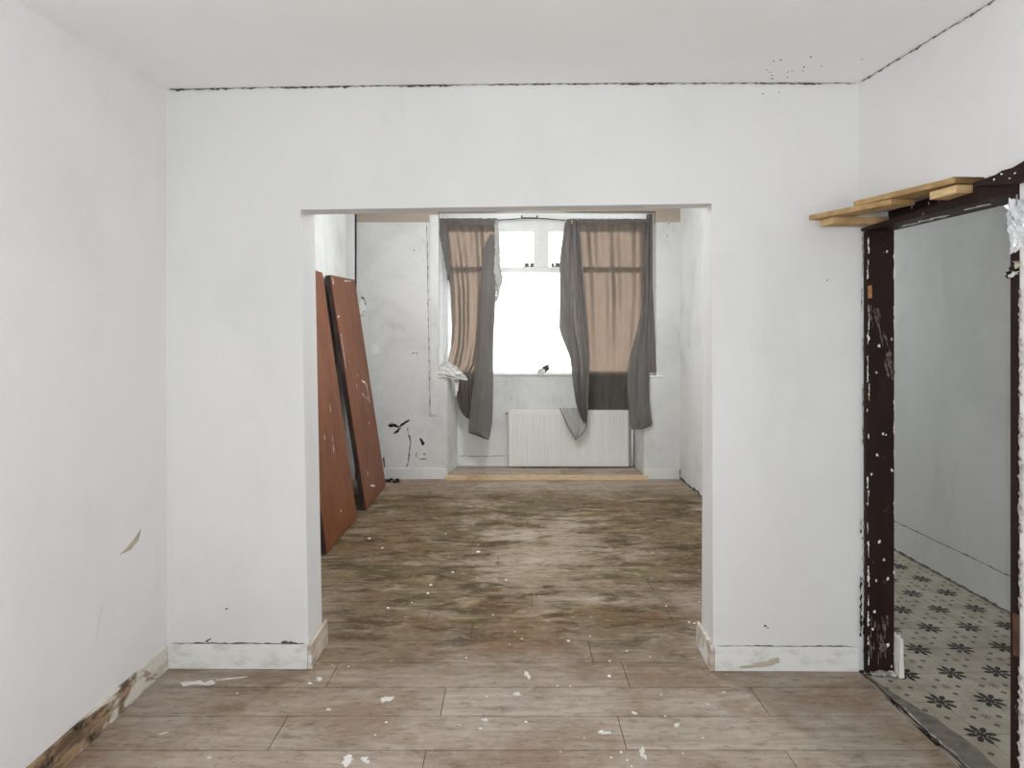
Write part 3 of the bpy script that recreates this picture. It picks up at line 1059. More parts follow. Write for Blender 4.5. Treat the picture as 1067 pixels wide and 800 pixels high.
def crumple(bm, rows, d, amp, nu, nv, seed):
    def f(u, v, py):
        q = Vector((u * 4 + seed, v * 18, seed * 2.0))
        return d + amp * mnoise.noise(q) + amp * .7 * mnoise.noise(q * 2.3)
    vs = cloth(bm, rows, f, nu, nv)
    rnd = random.Random(int(seed * 10))
    for row in vs:
        for k, v in enumerate(row):
            v.co.x += (rnd.random() - .5) * amp * (.7 if 0 < k < nu else 1.0)
            v.co.z += (rnd.random() - .5) * amp * .6


crumple(bm, [(228, 455, 468), (240, 457, 466), (255, 460, 468), (270, 463, 470), (283, 465, 471), (292, 466, 470)], 6.36, .014, 8, 36, 1.3)
part('torn_hem', bm, M['curtain_thick'], lc, True)
bm = bmesh.new()
crumple(bm, [(229, 515, 518), (240, 515, 520), (255, 516, 521), (275, 515, 521), (284, 514, 522.5), (290, 516, 524.5), (298, 516, 522), (306, 517, 520.5), (314, 516, 518)], 6.33, .016, 8, 44, 2.7)
part('torn_hem', bm, M['greycloth'], lc, True)
bm = bmesh.new()
crumple(bm, [(227.5, 456, 518), (229.5, 456, 519), (231.5, 457, 519), (234.5, 459, 518.5)], 6.375, .014, 60, 6, 4.1)
part('top_hem', bm, M['curtain_thick'], lc, True)

# white net behind it on the left
bm = bmesh.new()
cloth(bm, [(230, 457.5, 466), (260, 458, 470), (300, 458, 474), (330, 458.5, 475), (350, 459, 474), (370, 459, 469), (386, 459.5, 464)],
      lambda u, v, py: 6.50 + folds(u, v, 1.5, 0.012, 0.5, 8), 16, 50)
tag(obj('net_curtain', bm, M['net'], None, True), 'narrow white net curtain gathered at the far left of the window', 'net curtain')

# white cloth lying over the left ledge
wc = empty('draped_cloth', P(470, 388, 6.30))
tag(wc, 'crumpled white rag draped over the left window ledge', 'rag')
bm = bmesh.new()
crumple(bm, [(377, 461, 468), (380, 458, 473), (384, 457.5, 477), (388, 457, 481), (391, 457.5, 484), (393.5, 466, 486.5), (396, 478, 487)], 6.20, .02, 22, 14, 5.5)
part('cloth', bm, M['whitecloth'], wc, True)
bm = bmesh.new()
crumple(bm, [(392, 473, 479), (400, 473.5, 478), (408, 474, 477), (413, 474.3, 475.2)], 6.235, .008, 6, 12, 6.5)
part('hanging_corner', bm, M['whitecloth'], wc, True)

# right curtain
rc = empty('curtain', P(632, 230, 6.40))
tag(rc, 'wide thin grey curtain at the right of the window, tucked behind the radiator', 'curtain', 'worn grey curtains at the bay window')
bm = bmesh.new()


def d_right(u, v, py):
    return 6.40 + 0.191 * min(1, max(0, (py - 235) / 150)) + folds(u, v, 3.6, 0.024, 1.2, 2.2) * (1 - 0.75 * min(1, max(0, (py - 300) / 86)))


cloth(bm, [(230, 593, 676), (300, 600, 677), (386, 607, 670), (410, 610, 664), (430, 612, 660)], d_right, 110, 60)
part('panel', bm, M['curtain'], rc, True)
# the gathered folds on its left with the tail over the radiator
bm = bmesh.new()
cloth(bm, [(230, 590, 603), (260, 586, 606), (300, 584.5, 609.5), (330, 584, 612), (345, 585, 613), (360, 590, 614), (375, 594.5, 614.5), (400, 597, 614), (420, 600, 613), (432, 604, 612.5), (440, 608, 611.5)],
      lambda u, v, py: 6.335 + folds(u, v, 2.6, 0.022, 0.4, 4.4) + 0.05 * v, 44, 70)
part('gathered_folds', bm, M['curtain_thick'], rc, True)
bm = bmesh.new()
cloth(bm, [(425, 585.5, 609), (432, 588, 611), (440, 591.5, 611.5), (448, 595.5, 609.5), (453, 598, 604.5), (457.5, 600, 601)],
      lambda u, v, py: 6.41 + folds(u, v, 1.6, 0.010, 0.2, 7.4), 24, 24)
part('turned_corner', bm, M['greycloth'], rc, True, 'light grey turned corner')
bm = bmesh.new()
tube(bm, [P(583.5, 425, 6.40), P(588, 435, 6.40), P(593, 447, 6.40), P(599.8, 458, 6.40), P(607, 451.5, 6.40), P(611, 446, 6.40), P(611.5, 435, 6.40)], .006, 7)
part('seam', bm, M['curtain_thick'], rc, True)
bm = bmesh.new()
cloth(bm, [(232, 588.5, 591.5), (260, 584.5, 587.5), (275, 583, 587), (300, 583.5, 592), (342, 582.8, 594), (350, 585, 594.5), (376, 595.5, 597)],
      lambda u, v, py: 6.32 + folds(u, v, 0.8, 0.008, 0.2, 9.4), 12, 50)
part('side_hem', bm, M['curtain_thick'], rc, True)
# pinned fold on the right that spills over the ledge
bm = bmesh.new()
def d_spill(u, v, py):
    f = folds(u, v, 2.0, 0.012, 0.3, 6.6)
    return (6.38 if py < 300 else 6.38 - 0.17 * min(1, (py - 300) / 86)) + f * (1 if py < 380 else .5)
cloth(bm, [(221, 674, 681), (240, 672, 681.5), (300, 671, 682), (350, 667, 683), (386, 664, 684), (388, 668, 684)], d_spill, 24, 60)
part('pinned_fold', bm, M['curtain_thick'], rc, True)
bm = bmesh.new()
cloth(bm, [(322, 669, 673), (350, 662, 675), (372, 656, 676), (386, 653.5, 677), (400, 653.5, 676.5), (420, 655, 677), (436, 656.5, 679), (443, 657, 680), (447.5, 658, 668)],
      lambda u, v, py: 6.36 - 0.17 * min(1, max(0, (py - 325) / 61)) - .008 + folds(u, v, 2.2, 0.010, 0.3, 1.6), 28, 60)
part('hanging_end', bm, M['curtain_thick'], rc, True)
bm = bmesh.new()
crumple(bm, [(228, 591, 675), (230, 590, 676), (233, 592, 675)], 6.375, .012, 70, 6, 3.3)
part('top_hem', bm, M['curtain_thick'], rc, True)
bm = bmesh.new()
q = P(595.5, 231.5, 6.35)
bmesh.ops.create_uvsphere(bm, u_segments=10, v_segments=8, radius=.018)
bmesh.ops.translate(bm, verts=bm.verts, vec=q)
part('curtain_ring', bm, M['beige'], rc, True, 'pale ring knob')

# ----------------------------------------------------------------- radiator
RD = 6.515
ra_ = P(529.5, 488, RD); rb_ = P(655.5, 427.5, RD)
rx0, rx1, rz0, rz1 = ra_.x, rb_.x, 0.066, rb_.z
rad = empty('radiator', ((rx0 + rx1) / 2, RD, 0.05))
tag(rad, 'white ribbed panel radiator on the wall under the bay window', 'radiator')
bm = bmesh.new()
# ribbed front sheet
n = 33
ys = []
m0, m1 = rx0 + .03, rx1 - .03
prof = [(rx0, RD + .012), (rx0 + .008, RD + .002), (m0, RD)]
wv = (m1 - m0) / n
for k in range(n):
    xa = m0 + wv * k
    prof += [(xa + wv * .25, RD), (xa + wv * .38, RD + .0042), (xa + wv * .62, RD + .0042), (xa + wv * .75, RD)]
prof += [(m1, RD), (rx1 - .008, RD + .002), (rx1, RD + .012)]
za, zb = rz0 + .05, rz1 - .05
lo = [bm.verts.new((x, y, za)) for x, y in prof]
hi = [bm.verts.new((x, y, zb)) for x, y in prof]
lo2 = [bm.verts.new((x, RD if rx0 + .02 < x < rx1 - .02 else y, za - .012)) for x, y in prof]
hi2 = [bm.verts.new((x, RD if rx0 + .02 < x < rx1 - .02 else y, zb + .012)) for x, y in prof]
lo3 = [bm.verts.new((x, RD + .004 if rx0 + .02 < x < rx1 - .02 else y, rz0)) for x, y in prof]
hi3 = [bm.verts.new((x, RD + .004 if rx0 + .02 < x < rx1 - .02 else y, rz1 - .004)) for x, y in prof]
for p, q in ((lo3, lo2), (lo2, lo), (lo, hi), (hi, hi2), (hi2, hi3)):
    for i in range(len(prof) - 1):
        bm.faces.new((p[i], p[i + 1], q[i + 1], q[i]))
part('front_panel', bm, M['radiator'], rad)
bm = bmesh.new()
box(bm, rx0 + .01, rx1 - .01, RD + .015, RD + .062, rz0 + .01, rz1 - .012, .004)
part('body', bm, M['radiator'], rad)
bm = bmesh.new()
box(bm, rx0, rx1, RD + .002, RD + .064, rz1 - .014, rz1, .004)
part('top_cover', bm, M['radiator'], rad)
bm = bmesh.new()
tube(bm, [(rx0 - .03, RD + .03, rz1 - .035), (rx0 + .012, RD + .03, rz1 - .035)], .011, 10)
part('air_vent', bm, M['steel'], rad, True)
bm = bmesh.new()
x_ = P(659.5, 0, RD).x
tube(bm, [(x_, RD + .035, .051), (x_, RD + .035, rz0 + .42)], .010, 10)
tube(bm, [(x_, RD + .035, rz0 + .40), (rx1 - .005, RD + .035, rz0 + .40)], .008, 10)
part('supply_pipe', bm, M['white'], rad, True)
for x_ in (rx0 + .2, rx1 - .2):
    bm = bmesh.new()
    box(bm, x_ - .015, x_ + .015, RD + .06, DW, rz0 + .1, rz1 - .1, .002)
    part('wall_bracket', bm, M['steel'], rad)

# scrap on the sill
sc_ = empty('scrap', P(566, 387, 6.63))
tag(sc_, 'small crumpled white and grey scrap standing on the window sill', 'scrap')
bm = bmesh.new()
crumple(bm, [(380, 569, 571.5), (383, 565, 572.5), (386, 562, 572), (388, 561, 568)], 6.60, .022, 8, 8, 2.2)
part('paper', bm, M['scrape'], sc_)
bm = bmesh.new()
crumple(bm, [(384, 562, 567), (387, 560, 568), (391.5, 560, 567)], 6.594, .012, 6, 6, 7.2)
part('paper', bm, M['whitecloth'], sc_)

# ----------------------------------------------------------------- leaning brown panels
def leaning(nb, fb, ft, nt, thick, label):
    nb, fb, ft, nt = map(Vector, (nb, fb, ft, nt))
    root = empty('door_leaf', (nb + fb) * .5)
    tag(root, label, 'panel', 'brown panels leaning against the wall')
    nrm = (fb - nb).cross(nt - nb).normalized()
    if nrm.x > 0:
        nrm = -nrm
    b2 = nrm * thick
    bm = bmesh.new()
    slab(bm, [nb, fb, ft, nt], nrm * .006, 0.0)
    part('face_panel', bm, M['panel'], root)
    bm = bmesh.new()
    off = nrm * .006
    slab(bm, [nb + off, fb + off, ft + off, nt + off], nrm * (thick - .006), .0015)
    part('core', bm, M['paneledge'], root)
    return root, nrm, (nb, fb, ft, nt)


Z0 = 0.012
b1 = leaning((-1.222, 4.03, Z0), (-1.229, 4.83, Z0), (-1.503, 4.83, 1.938), (-1.496, 4.03, 1.938), .040,
             'brown door panel leaning on the left wall, the one nearer the opening')
b2 = leaning((-1.212, 5.06, Z0), (-1.226, 5.90, Z0), (-1.524, 5.90, 1.985), (-1.508, 5.06, 1.945), .042,
             'brown door panel leaning in the far left corner, streaked with white paint')
# scratches and paint marks: (u along the width, v up the height)
def marks(b, spec, mat, name):
    root, nrm, (nb, fb, ft, nt) = b
    for i, (pts, w) in enumerate(spec):
        bm = bmesh.new()
        q = []
        for u, v in pts:
            p = nb.lerp(fb, u).lerp(nt.lerp(ft, u), v)
            q.append(p - nrm * .0008)
        ragged(bm, q, -nrm, w, .6, .012, .0012, i + 3)
        part(name, bm, mat, root)


marks(b2, [(((.80, .455), (.79, .50), (.72, .515), (.60, .525)), .018), (((.80, .455), (.82, .41)), .02), (((.55, .47), (.60, .45)), .014), (((.70, .45), (.72, .43)), .02),
           (((.63, .33), (.66, .325)), .025), (((.35, .5), (.36, .52)), .012), (((.45, .56), (.47, .55)), .012), (((.02, .82), (.10, .826)), .012), (((.06, .96), (.05, .99)), .02), (((.25, .12), (.27, .14)), .015),
           (((.2, .62), (.21, .63)), .01), (((.3, .07), (.5, .05)), .02), (((.5, .985), (.8, .99)), .008), (((.04, .6), (.05, .75)), .007)], M['flake'], 'paint_mark')
marks(b1, [(((.55, .30), (.56, .33)), .014), (((.56, .34), (.57, .36)), .008), (((.35, .36), (.36, .38)), .01), (((.5, .08), (.52, .09)), .02), (((.62, .45), (.63, .48)), .008)], M['flake'], 'paint_mark')

# rubble at the foot of the far panel
for i, (px, py, r, lab) in enumerate(((404, 490.5, .03, 'dark crumb of rubble at the foot of the back wall, left of the far panel corner'),)):
    pass
bm = bmesh.new()
rnd = random.Random(4)
for k in range(14):
    q = PF(400 + rnd.random() * 16, 500 + rnd.random() * 3)
    r = .010 + rnd.random() * .016
    b2m = bmesh.new()
    bmesh.ops.create_icosphere(b2m, subdivisions=1, radius=r)
    for v in b2m.verts:
        v.co *= .7 + .6 * rnd.random()
        v.co.z *= .6
    bmesh.ops.translate(b2m, verts=b2m.verts, vec=(q.x, min(q.y, DB - .03), r * .35))
    merge(bm, b2m)
tag(obj('rubble', bm, M['hole']), 'dark loose rubble on the floor at the far panel foot', 'rubble', None, 'stuff')

# ----------------------------------------------------------------- doorway on the right
door = struct(empty('door_1', (XR + .06, 2.2, 0)))
HZ0, HZ1 = 1.842, 1.884
bm = bmesh.new()
slab(bm, [(XR + .018, DJ1, .001), (XW + .004, DJ1, .001), (XW + .004, DJ1, HZ0 + .03), (XR + .018, DJ1, HZ0 + .03)], (0, .026, 0), .002)
post = part('jamb', bm, M['frame'], door)
bm = bmesh.new()
slab(bm, [(XR - .004, DJ0 + .030, .001), (XW, DJ0 + .030, .001), (XW, DJ0 + .030, HZ0), (XR - .004, DJ0 + .030, HZ0)], (0, -.0295, 0), .002)
part('jamb', bm, M['frame'], door)
bm = bmesh.new()
hexa(bm, [(XR + .002, DJ0 - .0, HZ0), (XW, DJ0 - .0, HZ0), (XW, DJ1 + .02, HZ0 + .03), (XR + .004, DJ1 + .02, HZ0 + .03)],
     [(XR + .002, DJ0 - .0, HZ1), (XW, DJ0 - .0, HZ1), (XW, DJ1 + .02, HZ1), (XR + .004, DJ1 + .02, HZ1)])
box(bm, XW - .010, XW, 2.046, DJ1 + .02, HZ1, 1.956)
box(bm, XR + .002, XW, DJ0, 1.975, HZ1, 1.915)
box(bm, XW - .010, XW, 1.976, 2.044, HZ1, 1.915)
part('header', bm, M['frame'], door)
bm = bmesh.new()      # splintered stump of the old architrave above the near end
slab(bm, [(XR - .022, 1.56, HZ1 - .03), (XR - .022, 1.80, HZ1 - .02), (XR - .022, 1.90, HZ1 + .004), (XR - .022, 1.935, HZ1 + .006), (XR - .022, 1.925, 1.895), (XR - .022, 1.905, 1.893), (XR - .022, 1.895, 1.907), (XR - .022, 1.86, 1.906),
           (XR - .022, 1.83, 1.914), (XR - .022, 1.79, 1.912), (XR - .022, 1.72, 1.926), (XR - .022, 1.56, 1.93)], (.021, 0, 0), .0015)
part('architrave_stump', bm, M['frame'], door)
bm = bmesh.new()
for i, (px, py) in enumerate(((1029, 184), (1036, 187), (1044, 181), (1052, 186), (1058, 180))):
    blob(bm, PX(px, py, XR - .0225), (0, 1, 0), (0, 0, 1), (-1, 0, 0), .004, .003, .001, 7, .55, i)
part('paint_mark', bm, M['flake'], door)
bm = bmesh.new()
ragged(bm, [(XR + .09, 2.50, HZ0 + .028), (XR + .085, 2.35, HZ0 + .022), (XR + .08, 2.2, HZ0 + .016)], (0, 0, -1), .03, .6, .02, .002, 4)
ragged(bm, [(XR + .07, 2.1, HZ0 + .013), (XR + .06, 1.98, HZ0 + .008)], (0, 0, -1), .02, .6, .02, .002, 5)
part('paint_mark', bm, M['splash'], door)
# bare patch, scrape and chips on the far post
Q = lambda px, py: P(px, py, DJ1 - .0008)
bm = bmesh.new()
slab(bm, [Q(904, 298), Q(908, 297), Q(908.5, 310), Q(904.5, 311)], (0, -.0015, 0))
ragged(bm, [Q(905, 412), Q(906, 418)], (0, -1, 0), .012, .5, .01, .0015, 6)
part('bare_patch', bm, M['bare'], door)
bm = bmesh.new()
rnd = random.Random(21)
for k in range(26):
    f = rnd.random()
    px, py = 908 + 20 * f + rnd.uniform(-3.5, 3.5), 318 + 62 * f + rnd.uniform(-12, 8)
    L = rnd.uniform(6, 20)
    ragged(bm, [Q(px, py), Q(px + L * .10, py + L * .5), Q(px + L * .22, py + L)], (0, -1, 0), rnd.uniform(.004, .011), .6, .008, .0006, k)
for k in range(22):
    px, py = rnd.uniform(906, 930), rnd.uniform(640, 680)
    L = rnd.uniform(6, 16)
    ragged(bm, [Q(px, py), Q(px + rnd.uniform(-1, 1), py + L)], (0, -1, 0), rnd.uniform(.004, .012), .6, .008, .0006, k)
part('scrape', bm, M['scrape'], door)
bm = bmesh.new()
rnd = random.Random(11)
for px, py, r in ((916, 360, .008), (920, 452, .006), (923, 453, .005), (914, 474, .006), (929, 490, .008), (908, 494, .006), (916, 564, .008), (921, 583, .006), (925, 603, .007), (911, 637, .006), (925, 672, .009), (924, 262, .006), (913, 388, .005), (909, 655, .007)):
    blob(bm, Q(px, py), (1, 0, 0), (0, 0, 1), (0, -1, 0), r * .7, r, .002, 7, .4, int(px * py) % 97)
for k in range(30):
    y = 240 + 440 * rnd.random()
    L = rnd.uniform(2, 14)
    ragged(bm, [Q(931.6, y), Q(931.8, y + L / 2), Q(931.6, y + L)], (0, -1, 0), rnd.uniform(.002, .005), .8, .006, .0012, k)
for k in range(34):
    y = 240 + 440 * rnd.random()
    L = rnd.uniform(2, 18)
    x = rnd.uniform(903.8, 905.4)
    ragged(bm, [Q(x, y), Q(x + .2, y + L / 2), Q(x, y + L)], (0, -1, 0), rnd.uniform(.002, .006), .8, .006, .0012, k)
part('paint_chip', bm, M['flake'], door)
bm = bmesh.new()
a = PX(1060, 640, XR - .005)
slab(bm, [(XR - .0045, DJ0 + .016, a.z), (XR - .0045, DJ0 - .004, a.z), (XR - .0045, DJ0 - .006, a.z - .12), (XR - .0045, DJ0 + .014, a.z - .125)], (-.004, 0, 0), .001)
part('strike_plate', bm, M['brass'], door)
# threshold: cement strip between planks and tiles
bm = bmesh.new()
th = empty('trim_6', (1.52, 2.2, 0))
struct(th)
out = []
rnd = random.Random(5)
ys = [1.2 + .06 * i for i in range(24)]
left = [(1.478 + .012 * (2.6 - y) * 2 + rnd.uniform(-.003, .003), y, -.004) for y in ys]
right = [(1.585 + (0 if y < 2.25 else -.09 * (y - 2.25) / .3) + rnd.uniform(-.014, .014), y, -.004) for y in ys]
slab(bm, left + right[::-1], (0, 0, .007))
part('cement', bm, M['cement'], th)
bm = bmesh.new()
ragged(bm, [(l[0] - .004, l[1], .003) for l in left], (0, 0, 1), .007, .9, .02, .003, 7)
part('edge', bm, M['hole'], th)
bm = bmesh.new()
ragged(bm, [(l[0] + .006, l[1], .003) for l in left[11:20]], (0, 0, 1), .016, .9, .025, .004, 8)
part('edge', bm, M['plaster'], th)

# leftover piece of white skirting behind the post, crumbs at its foot
bm = bmesh.new()
a = P(939.5, 656, DJ1 + .01)
b2m = bmesh.new()
hexa(b2m, [(XW + .004, DJ1 - .035, .0), (XW + .024, DJ1 - .035, .0), (XW + .024, DJ1 + .02, .0), (XW + .004, DJ1 + .02, .0)],
     [(XW + .006, DJ1 - .035, .155), (XW + .019, DJ1 - .035, .165), (XW + .02, DJ1 + .02, .17), (XW + .006, DJ1 + .02, .16)])
bmesh.ops.subdivide_edges(b2m, edges=b2m.edges, cuts=4, use_grid_fill=True)
for v in b2m.verts:
    v.co.x += rnd.uniform(-.002, .002)
    if v.co.z > .01:
        v.co.z += rnd.uniform(-.005, .005)
merge(bm, b2m)
tag(obj('skirting_stump', bm, M['flake']), 'broken white stump of skirting standing at the foot of the dark door post', 'skirting piece')
bm = bmesh.new()
for k in range(9):
    px, py = 905 + rnd.random() * 22, 694 + rnd.random() * 9
    q = PF(px, py)
    b2m = bmesh.new()
    bmesh.ops.create_icosphere(b2m, subdivisions=1, radius=.010 + .012 * rnd.random())
    for v in b2m.verts:
        v.co *= .7 + .6 * rnd.random()
        v.co.z = v.co.z * .5 + .004
    bmesh.ops.translate(b2m, verts=b2m.verts, vec=(max(q.x, 1.485), min(q.y, DJ1 - .012), .004))
    merge(bm, b2m)
tag(obj('rubble', bm, M['plaster']), 'white plaster crumbs heaped at the foot of the dark door post', 'rubble', None, 'stuff')

# ----------------------------------------------------------------- raw planks lying across the doorway head
def plank(name, pts, t, mat, label, end=None):
    """pts: the four top corners (world), t: thickness"""
    pts = [Vector(p) for p in pts]
    c = sum(pts, Vector()) / 4
    root = empty(name, (c.x, c.y, c.z - t))
    tag(root, label, 'plank', 'raw timber offcuts over the doorway')
    bm = bmesh.new()
    slab(bm, pts, (0, 0, -t), .0012)
    part('timber', bm, mat, root)
    if end:
        bm = bmesh.new()
        a, b = pts[end[0]], pts[end[1]]
        n = (b - a).cross(Vector((0, 0, 1))).normalized()
        if n.dot((a + b) / 2 - c) < 0:
            n = -n
        i = (b - a).normalized() * .002
        slab(bm, [a + i - Vector((0, 0, .0015)), b - i - Vector((0, 0, .0015)), b - i - Vector((0, 0, t - .0015)), a + i - Vector((0, 0, t - .0015))], n * .0012)
        part('end_grain', bm, M['pine_end'], root, label='pale sawn end')
    return root


zb = 1.913            # top of the two short blocks
def at_z(px, py, z):
    d = (z - HC) * F / (HY - py)
    return P(px, py, d)


n3, f3 = at_z(868.7, 225.4, zb), at_z(855, 229.2, zb)
r3 = Vector((1.532, n3.y + .0, zb))
plank('timber_block', [f3, n3, r3, r3 + (f3 - n3)], .029, M['pine'], 'short raw timber block at the far end of the doorway head', (0, 1))
n4, f4 = at_z(997, 192.4, zb), at_z(968.5, 200.2, zb)
r4 = Vector((1.594, n4.y + .010, zb))
plank('timber_block', [f4, n4, r4, r4 + (f4 - n4)], .027, M['pine'], 'short raw timber block at the near end of the doorway head', (0, 1))
zt1 = zb + .021
f1, n1 = at_z(843, 224.4, zt1), at_z(929, 206.8, zt1)
r1 = at_z(953.5, 208.0, zt1)
r1.z = zt1
plank('timber_board', [f1, n1, r1, r1 + (f1 - n1)], .020, M['pine_y'], 'raw timber board at the doorway head sticking farthest out into the room')
zt2 = zb + .042
f2, n2 = at_z(889.3, 209.6, zt2), at_z(994.8, 184.4, zt2)
r2 = at_z(1026.3, 185.6, zt2)
plank('timber_board', [f2, n2, r2, r2 + (f2 - n2)], .020, M['pine_y'], 'raw timber board resting highest on the doorway head')

# ----------------------------------------------------------------- foil and torn lining on the near jamb
fo = empty('foil_strip', P(1058, 235, 1.8))
tag(fo, 'crumpled silver foil hanging from the top of the near door jamb', 'foil')
bm = bmesh.new()
crumple(bm, [(207, 1051, 1070), (212, 1048, 1070), (226, 1049, 1070), (238, 1051, 1070), (246, 1054, 1068), (254, 1053, 1065), (261, 1051, 1061), (264, 1052, 1057)], 1.76, .016, 9, 14, 1.7)
part('sheet', bm, M['foil'], fo)
bm = bmesh.new()
q = P(1059.5, 210, 1.742)
tube(bm, [q + Vector((0, 0, .02)), q, q - Vector((0, 0, .012))], .0022, 6)
part('nail', bm, M['steel'], fo)
tp = empty('torn_lining', P(1057, 280, 1.8))
tag(tp, 'torn black and white scrap of lining hanging below the foil', 'scrap')
bm = bmesh.new()
crumple(bm, [(278, 1053, 1060), (282, 1050, 1061), (287, 1049, 1058), (290, 1049, 1052)], 1.775, .014, 10, 10, 3.9)
part('scrap', bm, M['dark'], tp)
bm = bmesh.new()
crumple(bm, [(283, 1055, 1061), (286, 1051, 1060), (288.5, 1050, 1055)], 1.768, .010, 8, 6, 5.9)
part('scrap', bm, M['whitecloth'], tp)
bm = bmesh.new()
crumple(bm, [(272, 1056, 1062), (276, 1058, 1064), (279, 1056, 1061)], 1.775, .012, 8, 6, 8.9)
part('scrap', bm, M['beige'], tp)

# ----------------------------------------------------------------- paint splashes (marks on the floor) and loose flakes
bm = bmesh.new()
def cr(x, y):
    return 320 + x / 2.425, 480 + y / 2.425
for i, (x, y, w, h) in enumerate(((198, 606, 15, 11), (104, 758, 18, 16), (147, 756, 12, 9), (848, 742, 8, 18), (936, 666, 10, 8), (30, 552, 12, 5), (558, 540, 10, 10), (8, 562, 6, 4), (752, 688, 16, 6), (452, 655, 12, 6), (828, 638, 7, 6), (55, 628, 7, 4), (530, 590, 10, 5))):
    px, py = cr(x, y)
    q = PF(px, py, .0005)
    k = q.y / F / 2.425
    for j in range(4):
        rr = random.Random(i * 7 + j)
        off = Vector((rr.uniform(-.6, .6) * w * k, rr.uniform(-.6, .6) * h * k * q.y / HC, 0))
        blob(bm, q + off, (1, 0, 0), (0, 1, 0), (0, 0, 1), w * k * .5, h * k * .5 * q.y / HC, .0012, 10, .5, i * 5 + j)
obj('paint_splash', bm, M['splash'], floor)
bm = bmesh.new()
for (xa, ya, xb, yb, w, sd) in ((500, 566, 600, 562, .035, 1), (600, 556, 690, 546, .012, 2), (440, 708, 468, 700, .012, 3)):
    pa, pb = PF(xa / 2.667, 500 + ya / 2.667, .0005), PF(xb / 2.667, 500 + yb / 2.667, .0005)
    ragged(bm, [pa, (pa + pb) / 2, pb], (0, 0, 1), w, .5, .02, .001, sd)
obj('paint_splash', bm, M['splash'], floor)

flakes = [(157, 197, 9), (190, 220, 7), (432, 230, 9), (350, 184, 5), (368, 282, 8), (312, 314, 9), (306, 335, 8), (205, 372, 8), (503, 301, 6),
          (715, 443, 5), (660, 455, 8), (403, 498, 6), (808, 481, 7), (764, 506, 6), (763, 544, 9), (543, 450, 5), (525, 432, 4), (453, 596, 6),
          (632, 568, 5), (665, 569, 5), (200, 660, 7), (172, 693, 5), (385, 668, 5), (553, 660, 8), (438, 677, 8), (794, 737, 8), (768, 750, 6),
          (870, 297, 4), (907, 367, 5), (991, 357, 5), (965, 408, 7), (867, 495, 4), (978, 410, 6), (470, 390, 5), (717, 395, 3), (430, 295, 4), (820, 772, 5),
          (105, 520, 5), (16, 500, 4), (640, 735, 4), (700, 700, 4), (905, 645, 5), (1000, 620, 4), (1000, 700, 5), (950, 740, 4)]
meshes = []
for k in range(6):
    bm = bmesh.new()
    rnd = random.Random(k + 50)
    nn = 7
    top, bot = [], []
    for i in range(nn):
        a = 2 * math.pi * i / nn
        r = .5 * (.6 + .55 * rnd.random())
        bot.append(bm.verts.new((r * math.cos(a), r * math.sin(a) * .75, 0)))
        top.append(bm.verts.new((r * .85 * math.cos(a), r * .85 * math.sin(a) * .75, .10 + .10 * rnd.random())))
    bm.faces.new(top)
    bm.faces.new(bot[::-1])
    for i in range(nn):
        bm.faces.new((bot[i], bot[(i + 1) % nn], top[(i + 1) % nn], top[i]))
    bmesh.ops.recalc_face_normals(bm, faces=bm.faces)
    me = bpy.data.meshes.new('paint_flake')
    bm.to_mesh(me)
    bm.free()
    me.materials.append(M['flake'])
    meshes.append(me)
for i, (x, y, w) in enumerate(flakes):
    px, py = cr(x, y)
    q = PF(px, py)
    if q.x > 1.45 and q.y < 2.7:
        continue
    o = bpy.data.objects.new('paint_flake', meshes[i % 6])
    COL.objects.link(o)
    o.location = (q.x, q.y, 0.0)
    k = w / 2.425 * q.y / F * 1.15
    o.scale = (k, k * 1.3, k)
    o.rotation_euler = (0, 0, i * 1.7)
    tag(o, 'small white flake of old paint lying loose on the worn plank floor', 'paint flake', 'loose white paint flakes scattered over the floor')

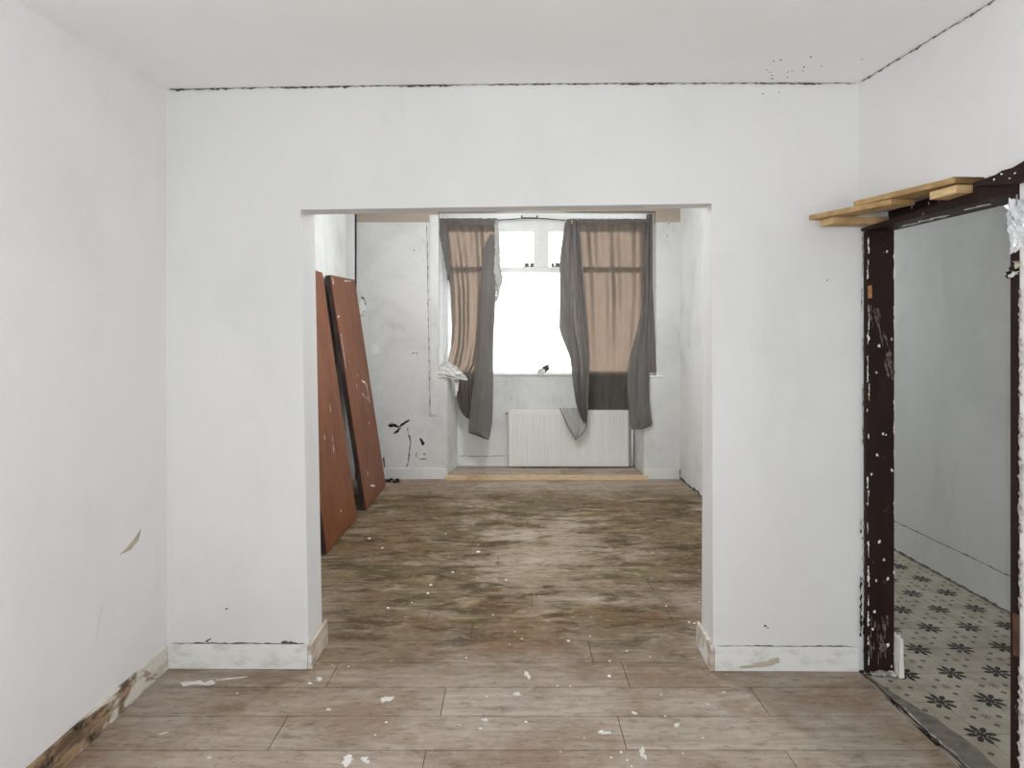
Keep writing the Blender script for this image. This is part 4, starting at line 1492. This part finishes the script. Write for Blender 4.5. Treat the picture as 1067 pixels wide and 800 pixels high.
# ----------------------------------------------------------------- light
w = bpy.data.worlds.new('overcast_sky')
scn.world = w
w.use_nodes = True
nt = w.node_tree
bg = nt.nodes['Background']
tc = nt.nodes.new('ShaderNodeTexCoord')
sx = nt.nodes.new('ShaderNodeSeparateXYZ')
mr = nt.nodes.new('ShaderNodeMapRange')
nt.links.new(tc.outputs['Generated'], sx.inputs[0])
nt.links.new(sx.outputs[1], mr.inputs[0])
mr.inputs[1].default_value = -0.3
mr.inputs[2].default_value = 0.3
mr.inputs[3].default_value = 1.3       # behind the camera
mr.inputs[4].default_value = 3.4        # the street side, beyond the bay window
side = nt.nodes.new('ShaderNodeMapRange')      # the sky is brighter to the left
nt.links.new(sx.outputs[0], side.inputs[0])
side.inputs[1].default_value = -0.8
side.inputs[2].default_value = 0.8
side.inputs[3].default_value = 1.35
side.inputs[4].default_value = 0.75
mu = nt.nodes.new('ShaderNodeMath')
mu.operation = 'MULTIPLY'
nt.links.new(mr.outputs[0], mu.inputs[0])
nt.links.new(side.outputs[0], mu.inputs[1])
nt.links.new(mu.outputs[0], bg.inputs['Strength'])
bg.inputs['Color'].default_value = (0.94, 0.975, 1.0, 1)


def light(kind, name, loc, energy, color=(1, 1, 1), **kw):
    l = bpy.data.lights.new(name, kind)
    l.energy = energy
    l.color = color
    for k, v in kw.items():
        setattr(l, k, v)
    o = bpy.data.objects.new(name, l)
    COL.objects.link(o)
    o.location = loc
    return o


light('POINT', 'camera_flash', (0.03, -0.01, HC + 0.068), 38, (0.96, 0.985, 1), shadow_soft_size=0.012)
light('POINT', 'hall_fill', (2.1, 6.1, 2.0), 30, (0.97, 0.99, 1), shadow_soft_size=0.15)  # unseen fill light added to lift the hall
light('POINT', 'back_room_fill', (0.05, 4.5, 2.45), 68, (0.97, 0.99, 1), shadow_soft_size=0.12)  # added fill, out of view, brightens the back room

# ----------------------------------------------------------------- camera
cam = bpy.data.cameras.new('camera')
cam.sensor_width = 36
cam.lens = F / 1067 * 36
cam.shift_x = -(CX - 533.5) / 1067
cam.shift_y = -(400 - HY) / 1067
cam.clip_start = 0.02
co = bpy.data.objects.new('camera', cam)
COL.objects.link(co)
co.location = (0, 0, HC)
co.rotation_euler = (math.pi / 2, 0, 0)
scn.camera = co

scn.view_settings.view_transform = 'Standard'
scn.view_settings.look = 'None'
scn.view_settings.gamma = 1
scn.view_settings.use_curve_mapping = False
scn.view_settings.exposure = 0.09
scn.cycles.use_denoising = True
scn.cycles.max_bounces = 10
scn.cycles.diffuse_bounces = 6
scn.cycles.transparent_max_bounces = 16
scn.cycles.sample_clamp_indirect = 6
